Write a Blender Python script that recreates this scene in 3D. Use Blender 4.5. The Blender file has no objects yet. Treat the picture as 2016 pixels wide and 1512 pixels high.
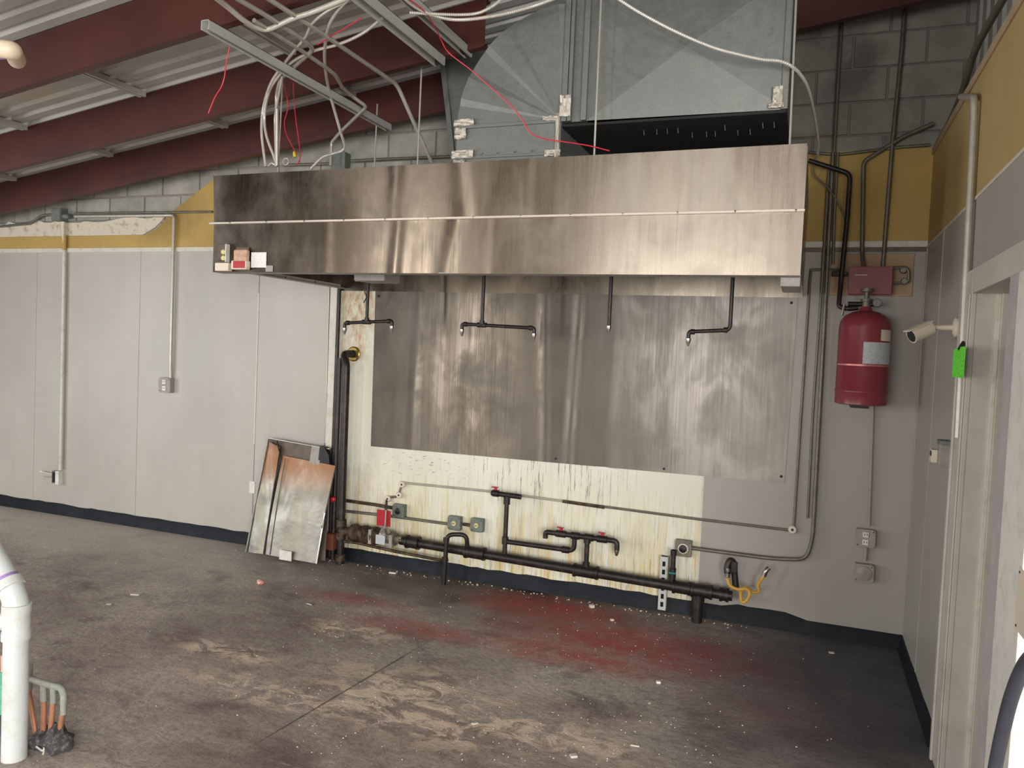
import bpy, math, random
from mathutils import Vector, Matrix
random.seed(7)
SC = bpy.context.scene
COL = SC.collection

# ------------------------------------------------------------------ camera
CAMF, YAW, PIT, ROL = 1528.9, 0.36474, -0.04225, 0.04377
CAM = Vector((-0.6183, -5.2505, 1.7134))
FW = Vector((-math.sin(YAW)*math.cos(PIT), math.cos(YAW)*math.cos(PIT), math.sin(PIT)))
_r = FW.cross(Vector((0, 0, 1))).normalized(); _u = _r.cross(FW)
RT = math.cos(ROL)*_r + math.sin(ROL)*_u
UP = -math.sin(ROL)*_r + math.cos(ROL)*_u
cd = bpy.data.cameras.new('camera'); cam = bpy.data.objects.new('camera', cd); COL.objects.link(cam)
m = Matrix((RT, UP, -FW)).transposed().to_4x4(); m.translation = CAM
cam.matrix_world = m
cd.sensor_width = 36; cd.lens = 36*CAMF/2016; cd.clip_start = .05
SC.camera = cam
# ------------------------------------------------------------------ light and exposure
SC.view_settings.view_transform = 'Standard'; SC.view_settings.look = 'None'
SC.view_settings.gamma = 1; SC.view_settings.use_curve_mapping = False
SC.view_settings.exposure = 0.55
w = bpy.data.worlds.new('world'); SC.world = w; w.use_nodes = True
w.node_tree.nodes['Background'].inputs[0].default_value = (.75, .85, 1, 1)
w.node_tree.nodes['Background'].inputs[1].default_value = .6
def area(name, loc, aim, sx, sz, power, col):
    l = bpy.data.lights.new(name, 'AREA'); l.shape = 'RECTANGLE'; l.size = sx; l.size_y = sz
    l.energy = power; l.color = col
    o = bpy.data.objects.new(name, l); COL.objects.link(o); o.location = loc
    o.rotation_euler = (Vector(aim)-Vector(loc)).to_track_quat('-Z', 'Y').to_euler(); return o
# daylight through the shop front behind the camera; side, streak and rear lamps are added
area('daylight_front', (2.6, -9.3, 1.6), (2.4, 0, 1.5), 3.4, 2.3, 420, (1, .985, .96))
area('streak_light', (-7.1, -9.3, 1.5), (-7.0, 0, 1.5), .4, 2.9, 95, (1, .93, .85))  # added narrow lamp, its reflection draws the streaks on the stainless
area('fill_side', (-9.7, -5.2, 1.5), (0, -5.0, 1.2), 4.4, 2.0, 150, (.93, .97, 1))  # fill lamp added to brighten the left side
area('fill_rear', (-2.4, -9.35, 1.7), (-2.8, 0, .8), 2.8, 1.4, 100, (1, .99, .97))  # added fill from behind the camera, no known window there

def at(px, py, Y=0.0):
    d = FW*CAMF+(px-1008)*RT-(py-756)*UP; return CAM+d*((Y-CAM.y)/d.y)
def atx(px, py, X=0.0):
    d = FW*CAMF+(px-1008)*RT-(py-756)*UP; return CAM+d*((X-CAM.x)/d.x)
def atz(px, py, Z=0.0):
    d = FW*CAMF+(px-1008)*RT-(py-756)*UP; return CAM+d*((Z-CAM.z)/d.z)
def atroof(px, py, z0):
    # where a sight line meets the sloped roof plane z = z0 + .138 x
    d = FW*CAMF+(px-1008)*RT-(py-756)*UP
    t = (z0+.138*CAM.x-CAM.z)/(d.z-.138*d.x); return CAM+d*t

# ------------------------------------------------------------------ materials
def lin(c):
    return tuple(((v/255)/12.92 if v/255 <= .04045 else ((v/255+.055)/1.055)**2.4) for v in c)+(1,)
class MT:
    def __init__(s, name, rough=.6, metal=0, spec=.5):
        s.m = bpy.data.materials.new(name); s.m.use_nodes = True; s.nt = s.m.node_tree
        s.b = s.nt.nodes['Principled BSDF']
        s.b.inputs['Roughness'].default_value = rough; s.b.inputs['Metallic'].default_value = metal
        s.b.inputs['Specular IOR Level'].default_value = spec
        s.tc = s.nt.nodes.new('ShaderNodeTexCoord')
    def put(s, sock, v):
        if hasattr(v, 'is_linked') or isinstance(v, bpy.types.NodeSocket): s.nt.links.new(v, sock)
        else: sock.default_value = v
    def node(s, t, **k):
        n = s.nt.nodes.new(t)
        for a, v in k.items(): setattr(n, a, v)
        return n
    def vec(s, scale=(1, 1, 1), loc=(0, 0, 0)):
        n = s.node('ShaderNodeMapping'); s.put(n.inputs[0], s.tc.outputs['Object'])
        n.inputs['Scale'].default_value = scale; n.inputs['Location'].default_value = loc; return n.outputs[0]
    def noise(s, scale=5, detail=4, rough=.55, stretch=(1, 1, 1), loc=(0, 0, 0), dist=0):
        n = s.node('ShaderNodeTexNoise'); s.put(n.inputs['Vector'], s.vec(stretch, loc))
        n.inputs['Scale'].default_value = scale; n.inputs['Detail'].default_value = detail
        n.inputs['Roughness'].default_value = rough; n.inputs['Distortion'].default_value = dist
        return n.outputs['Fac']
    def rng(s, v, a, b, c=0., d=1.):
        n = s.node('ShaderNodeMapRange'); s.put(n.inputs[0], v)
        for i, x in enumerate((a, b, c, d)): n.inputs[i+1].default_value = x
        return n.outputs[0]
    def math(s, op, a, b=0.):
        n = s.node('ShaderNodeMath', operation=op); s.put(n.inputs[0], a); s.put(n.inputs[1], b); return n.outputs[0]
    def mix(s, f, a, b):
        n = s.node('ShaderNodeMix', data_type='RGBA'); s.put(n.inputs[0], f); s.put(n.inputs[6], a); s.put(n.inputs[7], b); return n.outputs[2]
    def spot(s, c, r, soft=.5, wob=.5, nscale=3):
        # patch around c with radii r, wobbly edge
        n = s.node('ShaderNodeMapping'); s.put(n.inputs[0], s.tc.outputs['Object']); n.vector_type = 'POINT'
        n.inputs['Scale'].default_value = tuple(1/x for x in r)
        n.inputs['Location'].default_value = tuple(-a/x for a, x in zip(c, r))
        l = s.node('ShaderNodeVectorMath', operation='LENGTH'); s.put(l.inputs[0], n.outputs[0])
        v = s.math('ADD', l.outputs['Value'], s.math('MULTIPLY', s.math('SUBTRACT', s.noise(nscale, 5, .6), .5), wob*2))
        return s.rng(v, 1-soft, 1+soft, 1, 0)
    def xyz(s):
        n = s.node('ShaderNodeSeparateXYZ'); s.put(n.inputs[0], s.tc.outputs['Object']); return n.outputs
    def bump(s, h, st=.3, d=.01):
        n = s.node('ShaderNodeBump'); n.inputs['Strength'].default_value = st; n.inputs['Distance'].default_value = d
        s.put(n.inputs['Height'], h); s.nt.links.new(n.outputs[0], s.b.inputs['Normal'])
    def col(s, v): s.put(s.b.inputs['Base Color'], v)
    def rough(s, v): s.put(s.b.inputs['Roughness'], v)

def simple(name, c, rough=.6, metal=0, var=.15, scale=8, bump=.1, dirt=None, dirtamt=.5, stretch=(1, 1, 1)):
    t = MT(name, rough, metal)
    c = lin(c); lo = tuple(v*(1-var) for v in c[:3])+(1,); hi = tuple(min(1, v*(1+var)) for v in c[:3])+(1,)
    n = t.noise(scale, 5, .6, stretch); o = t.mix(t.rng(n, .3, .7), lo, hi)
    if dirt: o = t.mix(t.rng(t.noise(scale*1.7, 6, .7, stretch, (3, 1, 2)), .5, .72, 0, dirtamt), o, lin(dirt))
    t.col(o)
    if bump: t.bump(t.noise(scale*8, 4, .6), bump, .004)
    return t.m

def mk_steel(name, base=(165, 158, 148), smudge=.5, rgh=.3, streak=22, grime_and_dim=None):
    t = MT(name, rgh, 1)
    t.b.inputs['Anisotropic'].default_value = .75
    cv = t.node('ShaderNodeCombineXYZ'); cv.inputs[2].default_value = 1; t.put(t.b.inputs['Tangent'], cv.outputs[0])
    st = t.noise(streak, 5, .6, (1, 1, .06)); sm = t.noise(3.2, 7, .62, (1, 1, .7), (1, 2, 3), .6); fine = t.noise(120, 3, .6, (1, 1, .02))
    c = t.mix(t.rng(st, .3, .7), tuple(v*.82 for v in lin(base)[:3])+(1,), lin(base))
    c = t.mix(t.rng(sm, .5, .68, 0, smudge), c, lin((186, 180, 170)))
    c = t.mix(t.rng(t.noise(6, 6, .65, (1, 1, .5), (7, 2, 3)), .55, .75, 0, smudge*.6), c, lin((96, 84, 72)))
    if grime_and_dim:
        gm_ = t.math('MULTIPLY', t.rng(t.xyz()[0], grime_and_dim[0], grime_and_dim[1], 1, 0), t.rng(t.noise(2.6, 7, .65, (1, 1, .6), (4, 4, 4)), .32, .55, .45, 1))  # left end darkened: dirt plus the dim room reflection painted in
        c = t.mix(t.math('MULTIPLY', gm_, grime_and_dim[2]), c, lin((84, 75, 67)))
    t.col(c)
    t.rough(t.math('ADD', t.rng(sm, .42, .7, rgh-.04, rgh+.17), t.rng(fine, .3, .7, -.03, .05)))
    t.bump(t.math('ADD', t.math('MULTIPLY', st, .5), t.math('MULTIPLY', fine, .12)), .03, .004)
    return t.m
STEEL = mk_steel('hood_stainless', (166, 155, 142), .4, .3, grime_and_dim=(.5, 2.4, 1.0))
STEELB = mk_steel('backsplash_stainless', (138, 132, 125), .2, .36, 14, grime_and_dim=(.2, 2.6, .5))
STEELC = simple('plain_steel', (170, 168, 162), .3, 1, .15, 20, .1)
def mk_galv(name, c=(120, 126, 124), mt=.7):
    t = MT(name, .5, mt)
    v = t.node('ShaderNodeTexVoronoi'); t.put(v.inputs['Vector'], t.vec()); v.inputs['Scale'].default_value = 140
    a = lin(c)
    o = t.mix(v.outputs['Distance'], tuple(x*.92 for x in a[:3])+(1,), tuple(x*1.1 for x in a[:3])+(1,))
    o = t.mix(t.rng(t.noise(4, 6, .65), .45, .75, 0, .3), o, lin((150, 150, 142)))
    t.col(o); t.rough(t.rng(t.noise(30, 4, .6), .3, .7, .42, .6)); t.bump(t.noise(90, 3, .6), .15, .002)
    return t.m
GALV = mk_galv('galvanized_duct', (122, 125, 122), .55)
GALVL = mk_galv('galvanized_channel', (186, 188, 181), .12)
FOIL = simple('foil_tape', (205, 198, 186), .35, .6, .1, 30, .8)
EMT = simple('conduit_metal', (182, 177, 166), .35, .35, .12, 20, .05)
EMTD = simple('old_conduit_metal', (118, 116, 104), .5, .55, .2, 15, .1, (90, 74, 55))
MCW = simple('armoured_cable', (206, 202, 192), .3, .3, .08, 20, 0)
BLACKP = None
t = MT('black_iron_pipe', .42, .2)
t.col(t.mix(t.rng(t.noise(14, 6, .7), .5, .7), lin((34, 30, 29)), lin((70, 55, 45)))); t.bump(t.noise(60, 4, .6), .3, .003); BLACKP = t.m
t = MT('greasy_pipe', .55, .1)
t.col(t.mix(t.rng(t.noise(25, 6, .7), .4, .65), lin((34, 27, 22)), lin((98, 74, 50)))); t.bump(t.noise(70, 5, .7), .7, .006); GREASE = t.m
REDP = simple('red_paint', (168, 26, 40), .35, 0, .12, 10, .05)
TANK = simple('tank_red_paint', (132, 52, 60), .3, 0, .08, 6, .03)
BOXR = simple('control_box_red_paint', (128, 60, 68), .42, 0, .08, 8, .05)
REDW = simple('red_wire_jacket', (205, 48, 66), .4, 0, .05, 10, 0)
YEL = simple('yellow_plastic', (222, 200, 60), .4, 0, .05)
YHOSE = simple('yellow_coated_hose', (206, 160, 66), .45, 0, .12, 12, .1, (120, 84, 40))
WHITE = simple('white_plastic', (222, 220, 212), .4, 0, .05, 8, .03, (150, 140, 125), .4)
CREAMP = simple('cream_plastic', (214, 202, 184), .45, 0, .06, 8, .02)
PVC = simple('white_pvc', (222, 228, 228), .35, 0, .05, 6, .03, (190, 184, 160), .5)
PVCC = simple('cream_pvc', (234, 216, 190), .4, 0, .06, 9, .03)
PURP = simple('purple_primer', (166, 140, 200), .5)
COPPER = simple('copper', (192, 136, 108), .4, .3, .15, 14, .05, (150, 90, 60))
VERD = simple('verdigris', (150, 156, 146), .7, .1, .2, 20, .2, (196, 180, 160))
BRASS = simple('brass', (150, 128, 70), .35, .9, .15)
GREY = simple('grey_box_paint', (112, 118, 112), .55, .2, .12, 20, .1, (70, 66, 58))
GREYW = simple('grey_painted_metal', (152, 148, 142), .5, 0, .08, 12, .05, (100, 92, 84))
BLK = simple('black_plastic', (24, 24, 26), .5)
DARK = simple('dark_void_shade', (24, 24, 25), .8)  # near-black stands for the shade in openings and below the duct
SOCK = simple('ivory_socket', (216, 204, 150), .4)
TEAL = simple('teal_handle', (38, 110, 108), .4)
GREEN = None
t = MT('green_card', .6)
sx = t.xyz()
t.col(t.mix(t.rng(t.noise(95, 4, .6, (.2, 1, 1)), .56, .6, 0, .75), lin((112, 238, 62)), lin((40, 110, 40)))); GREEN = t.m
LABEL = None
t = MT('printed_label', .5)
t.col(t.mix(t.rng(t.noise(120, 3, .6, (.5, 1, 2.2)), .55, .62, 0, .55), lin((186, 192, 196)), lin((92, 96, 104)))); LABEL = t.m
t = MT('white_sticker_paper', .5)
t.col(t.mix(t.rng(t.noise(110, 3, .6, (1, 1, 2.4)), .57, .62, 0, .55), lin((232, 232, 228)), lin((120, 120, 130)))); STICK = t.m
WOOD = simple('bare_plywood', (170, 146, 116), .8, 0, .1, 10, .1)
BLUEHOSE = simple('black_rubber_hose', (62, 64, 74), .4)
ORANGE = simple('rust_orange', (118, 62, 40), .8)
PINK = simple('pink_foam', (232, 170, 160), .8, 0, .1)
CHIP = simple('pale_rubble', (206, 198, 184), .85, 0, .15, 20, .3)

# red primer on roof steel with pale scuffs
t = MT('red_primer_steel', .5, 0)
c = t.mix(t.rng(t.noise(2.2, 5, .6), .3, .7), lin((62, 28, 24)), lin((82, 38, 31)))
c = t.mix(t.rng(t.noise(3, 6, .7, (1, 1, .5), (4, 0, 1)), .56, .75, 0, .35), c, lin((86, 58, 50)))
pat = t.math('MULTIPLY', t.spot((-5.55, -1.09, 3.16), (.17, .5, .2), .35, .35, 9), t.rng(t.noise(40, 4, .6, (1, 1, .15)), .35, .6))
c = t.mix(t.math('MULTIPLY', pat, .8), c, lin((176, 156, 136)))
pat2 = t.spot((-4.15, -2.0, 3.32), (.1, .5, .16), .5, .4, 9)
c = t.mix(t.math('MULTIPLY', pat2, .3), c, lin((160, 120, 110)))
t.col(c); t.bump(t.noise(50, 4, .6), .1, .003); REDST = t.m
# roof deck
t = MT('zinc_roof_deck', .55, .1)
c = t.mix(t.rng(t.noise(3, 6, .6, (.3, 1, 1)), .3, .7), lin((172, 170, 166)), lin((206, 206, 200)))
c = t.mix(t.math('MULTIPLY', t.spot((-5.65, -1.5, 3.3), (.3, .2, .4), .5, .6, 8), .6), c, lin((196, 180, 156)))
t.col(c); t.bump(t.noise(40, 4, .6), .1, .003); DECK = t.m
# grey wall panels
def mk_grey(name, c, c2, dirt=.25):
    t = MT(name, .42, 0, .35)
    o = t.mix(t.rng(t.noise(1.2, 5, .6, (1, 1, .5)), .3, .7), lin(c), lin(c2))
    o = t.mix(t.rng(t.noise(2.5, 6, .7, (2, 2, .5), (5, 5, 1)), .55, .8, 0, dirt), o, lin((150, 138, 122)))
    t.col(o); t.bump(t.noise(60, 3, .6), .12, .003); return t.m
PANEL = mk_grey('grey_wall_panel_paint', (171, 168, 160), (186, 183, 175))
PANELR = mk_grey('grey_corner_panel_paint', (158, 154, 147), (168, 164, 157), .15)
t = MT('yellow_wall_paint', .6, 0, .2)
c = t.mix(t.rng(t.noise(1.5, 5, .6), .3, .7), lin((172, 144, 84)), lin((190, 161, 97)))
c = t.mix(t.math('MULTIPLY', t.spot((-5.95, 0, 2.78), (.35, .3, .22), .5, .6, 7), .55), c, lin((120, 96, 60)))
c = t.mix(t.rng(t.noise(5, 6, .7, (2, 2, .5), (5, 5, 1)), .58, .8, 0, .5), c, lin((212, 176, 110)))
t.col(c); t.bump(t.noise(50, 3, .6), .1, .002); YELLOW = t.m
t = MT('yellow_partition_paint', .6, 0, .2)
t.col(t.mix(t.rng(t.noise(1.5, 5, .6), .3, .7), lin((170, 146, 98)), lin((182, 158, 110)))); YELLOWR = t.m
t = MT('torn_plaster', .8, 0, .2)
t.col(t.mix(t.rng(t.noise(14, 6, .7), .52, .7), lin((206, 198, 180)), lin((150, 130, 104)))); t.bump(t.noise(30, 5, .6), .4, .006); PLAST = t.m
TRIMW = simple('white_trim_paint', (206, 202, 190), .5, 0, .06, 8, .05, (160, 140, 110), .5)
JAMB = simple('door_frame_paint', (196, 188, 178), .45, 0, .05, 3, .05, (140, 128, 118), .35)
JAMBD = simple('scuffed_door_frame_paint', (172, 168, 170), .5, 0, .05, 5, .05, (206, 190, 184), .6)
# concrete block
t = MT('concrete_block', .9, 0, .2)
c = t.mix(t.rng(t.noise(3, 7, .65), .3, .7), lin((126, 125, 117)), lin((170, 167, 157)))
c = t.mix(t.rng(t.noise(2.2, 5, .6, (1, 1, 1), (9, 3, 1)), .56, .7, 0, .7), c, lin((100, 99, 94)))
t.col(c); t.bump(t.noise(90, 5, .7), .5, .006); BLOCK = t.m
MORTAR = simple('mortar', (132, 128, 120), .95, 0, .1, 20, .5)
# greasy cream board
t = MT('greasy_cream_board', .5, 0, .35)
X, Y_, Z = t.xyz()
c = t.mix(t.rng(t.noise(2, 5, .6), .35, .7), lin((214, 214, 198)), lin((226, 226, 214)))
drip = t.noise(26, 6, .7, (1, 1, .05), (3, 0, 0)); fine = t.noise(75, 5, .65, (1, 1, .07), (8, 0, 0))
low = t.rng(Z, .15, .95, 1, 0)
c = t.mix(t.math('MULTIPLY', t.rng(drip, .42, .62), t.math('MULTIPLY', low, .8)), c, lin((208, 182, 104)))
c = t.mix(t.math('MULTIPLY', t.rng(fine, .52, .66), t.math('MULTIPLY', low, .7)), c, lin((150, 124, 84)))
top = t.math('MULTIPLY', t.spot((-3.95, 0, 2.08), (.18, .5, .42), .5, .8, 8), t.rng(t.noise(16, 6, .7, (1, 1, .5)), .4, .6))
c = t.mix(t.math('MULTIPLY', top, .95), c, lin((164, 106, 52)))
lft = t.math('MULTIPLY', t.rng(X, -4.1, -3.3, 1, 0), t.rng(Z, .2, 1.1, 1, .0))
c = t.mix(t.math('MULTIPLY', t.rng(t.noise(7, 7, .7, (1, 1, .5), (1, 4, 2)), .4, .62), t.math('MULTIPLY', lft, .7)), c, lin((150, 118, 66)))
c = t.mix(t.rng(Z, .9, 2.2, 0, .35), c, lin((186, 176, 144)))
blk = t.math('MULTIPLY', t.rng(t.noise(48, 5, .75, (1, 1, .045), (0, 5, 2)), .55, .6), t.spot((-2.35, 0, .84), (.5, .5, .2), .4, .6, 5))
c = t.mix(t.math('MULTIPLY', blk, .85), c, lin((84, 84, 92)))
blk2 = t.math('MULTIPLY', t.rng(t.noise(30, 5, .8, (.5, 1, 2), (0, 5, 7)), .58, .62), t.spot((-3.3, 0, .83), (.5, .5, .12), .4, .6, 5))
c = t.mix(t.math('MULTIPLY', blk2, .7), c, lin((96, 96, 108)))
spk = t.rng(t.noise(160, 3, .6, (1, 1, .6), (2, 5, 2)), .7, .74)
c = t.mix(t.math('MULTIPLY', spk, .7), c, lin((70, 60, 50)))
t.col(c); t.bump(t.noise(60, 4, .6), .1, .002); CREAM = t.m
# black painted coved base
t = MT('black_base_paint', .6, 0, .25)
c = t.mix(t.rng(t.noise(5, 6, .7), .45, .7), lin((17, 23, 30)), lin((32, 38, 45)))
c = t.mix(t.math('MULTIPLY', t.rng(t.noise(12, 6, .7), .45, .65), t.spot((-3.6, 0, 0), (.55, .6, .5), .4, .4)), c, lin((92, 80, 56)))
t.col(c); t.bump(t.noise(30, 5, .6), .3, .006); BASE = t.m
# concrete floor
t = MT('stained_concrete_floor', .6, 0, .4)
X, Y_, Z = t.xyz()
big = t.noise(.9, 6, .62, (1, 1.2, 1), (2, 1, 0), .4); mid = t.noise(4, 8, .68, (1, 1.4, 1), (0, 3, 0), .5); fin = t.noise(38, 6, .75)
c = t.mix(t.rng(big, .33, .66), lin((134, 118, 111)), lin((212, 198, 188)))
c = t.mix(t.rng(mid, .42, .68, 0, .6), c, lin((188, 176, 164)))
c = t.mix(t.rng(t.noise(2.1, 7, .7, (1, 1.3, 1), (7, 7, 0), .3), .52, .66, 0, .7), c, lin((100, 82, 76)))
c = t.mix(t.rng(t.noise(15, 8, .8, (1, 1.5, 1), (2, 9, 0), .4), .47, .68, 0, .5), c, lin((104, 90, 84)))
c = t.mix(t.rng(fin, .45, .62, 0, .4), c, lin((112, 98, 92)))
c = t.mix(t.rng(t.noise(9, 9, .8, (1, 1.8, 1), (12, 9, 0), .6), .57, .66, 0, .45), c, lin((214, 200, 186)))
wet = t.spot((-3.2, -.15, 0), (1.5, .55, .5), .5, .5, 2.2)
c = t.mix(t.math('MULTIPLY', wet, .95), c, lin((60, 42, 34)))
pale_left = t.spot((-7.0, -.3, 0), (2.9, .6, .5), .7, .6, 2)  # paler floor toward the far left along the wall
c = t.mix(t.math('MULTIPLY', pale_left, .65), c, lin((216, 208, 198)))
red = None
for px_, py_, rx_, ry_, am_ in ((1080, 1200, .5, .22, 1), (1250, 1270, .75, .3, 1), (1130, 1290, .5, .16, .9), (830, 1240, .4, .12, .7), (690, 1180, .4, .1, .5), (1400, 1300, .5, .3, .8), (1560, 1400, .4, .3, .45)):
    p_ = atz(px_, py_); v_ = t.math('MULTIPLY', t.spot((p_.x, p_.y, 0), (rx_, ry_, .5), .5, .55, 3), am_)
    red = v_ if red is None else t.math('MAXIMUM', red, v_)
redn = t.math('MULTIPLY', red, t.rng(t.noise(6, 8, .75, (1, 1, 1), (4, 2, 0)), .3, .6, .15, 1))
c = t.mix(t.math('MULTIPLY', redn, 1), c, lin((172, 72, 74)))
crm = None
for px_, py_, rx_, ry_ in ((800, 1375, .5, .3), (860, 1420, .5, .2), (560, 1370, .55, .12), (1050, 1445, .45, .14), (690, 1240, .25, .1), (440, 1280, .3, .1)):
    p_ = atz(px_, py_); v_ = t.spot((p_.x, p_.y, 0), (rx_, ry_, .5), .45, .7, 4)
    crm = v_ if crm is None else t.math('MAXIMUM', crm, v_)
crn = t.math('MULTIPLY', crm, t.rng(t.noise(5.5, 9, .75, (1, 1.6, 1), (1, 6, 0), .8), .47, .55))
c = t.mix(t.math('MULTIPLY', crn, .85), c, lin((238, 214, 192)))
c = t.mix(t.math('MULTIPLY', t.rng(t.noise(3.4, 9, .78, (1, 2, 1), (11, 6, 0), .8), .61, .66), .5), c, lin((206, 188, 170)))
nv = t.spot((-.05, -.7, 0), (.95, 1.5, .5), .5, .35, 2)  # navy corner patch with part of the corner's shade painted in
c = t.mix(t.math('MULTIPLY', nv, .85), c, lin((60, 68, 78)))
# saw cut in the slab
a, b = atz(545, 1440), atz(835, 1268); d = (b-a).normalized(); nx, ny = -d.y, d.x
dist = t.math('ABSOLUTE', t.math('ADD', t.math('ADD', t.math('MULTIPLY', X, nx), t.math('MULTIPLY', Y_, ny)), -(a.x*nx+a.y*ny)+0.0))
alo = t.math('ADD', t.math('ADD', t.math('MULTIPLY', X, d.x), t.math('MULTIPLY', Y_, d.y)), -(a.x*d.x+a.y*d.y))
cut = t.math('MULTIPLY', t.rng(t.math('ADD', dist, t.math('MULTIPLY', t.noise(9, 4, .6), .012)), .004+.006, .007+.006, 1, 0), t.math('MULTIPLY', t.rng(alo, -.2, .05), t.rng(alo, (b-a).length-.25, (b-a).length+.1, 1, 0)))
c = t.mix(t.math('MULTIPLY', cut, .75), c, lin((70, 58, 52)))
c = t.mix(t.rng(t.noise(120, 4, .7, (1, 1, 1), (3, 3, 0)), .62, .72, 0, .5), c, lin((220, 206, 192)))
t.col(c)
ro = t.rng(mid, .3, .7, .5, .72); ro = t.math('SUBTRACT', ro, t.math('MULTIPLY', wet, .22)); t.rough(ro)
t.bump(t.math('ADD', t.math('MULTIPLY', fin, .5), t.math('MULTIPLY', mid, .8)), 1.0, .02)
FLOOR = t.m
# rusty sheet
t = MT('heat_stained_sheet', .3, .85)
t.b.inputs['Coat Weight'].default_value = 0
X, Y_, Z = t.xyz()
c = t.mix(t.rng(t.noise(3, 5, .6), .3, .7), lin((122, 118, 108)), lin((160, 157, 147)))
rust = t.math('MULTIPLY', t.rng(Z, .52, .74, 0, 1), t.rng(t.noise(9, 6, .7, (1, 1, .5)), .25, .45))
c = t.mix(t.math('MULTIPLY', rust, .9), c, lin((150, 98, 52)))
t.put(t.b.inputs['Metallic'], t.rng(rust, 0, 1, .85, .15))
c = t.mix(t.rng(Z, .84, .93, 0, .8), c, lin((92, 74, 60)))
t.col(c); t.rough(t.rng(t.noise(5, 5, .6), .3, .7, .34, .5)); t.bump(t.noise(4, 4, .6), .3, .03); RUSTY = t.m
BROWN = simple('scorched_sheet', (96, 84, 72), .5, .4, .25, 7, .2, (60, 48, 38))
ROOMD = simple('dark_reflected_paint', (84, 74, 64), .8, 0, .1, 1)  # dark tone picked so the hood reflects darker at its left
ROOMW = simple('far_room_paint', (168, 158, 146), .8, 0, .1, 1)
RIB = mk_grey('ribbed_panel_paint', (150, 150, 146), (166, 166, 160), .2)

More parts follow.
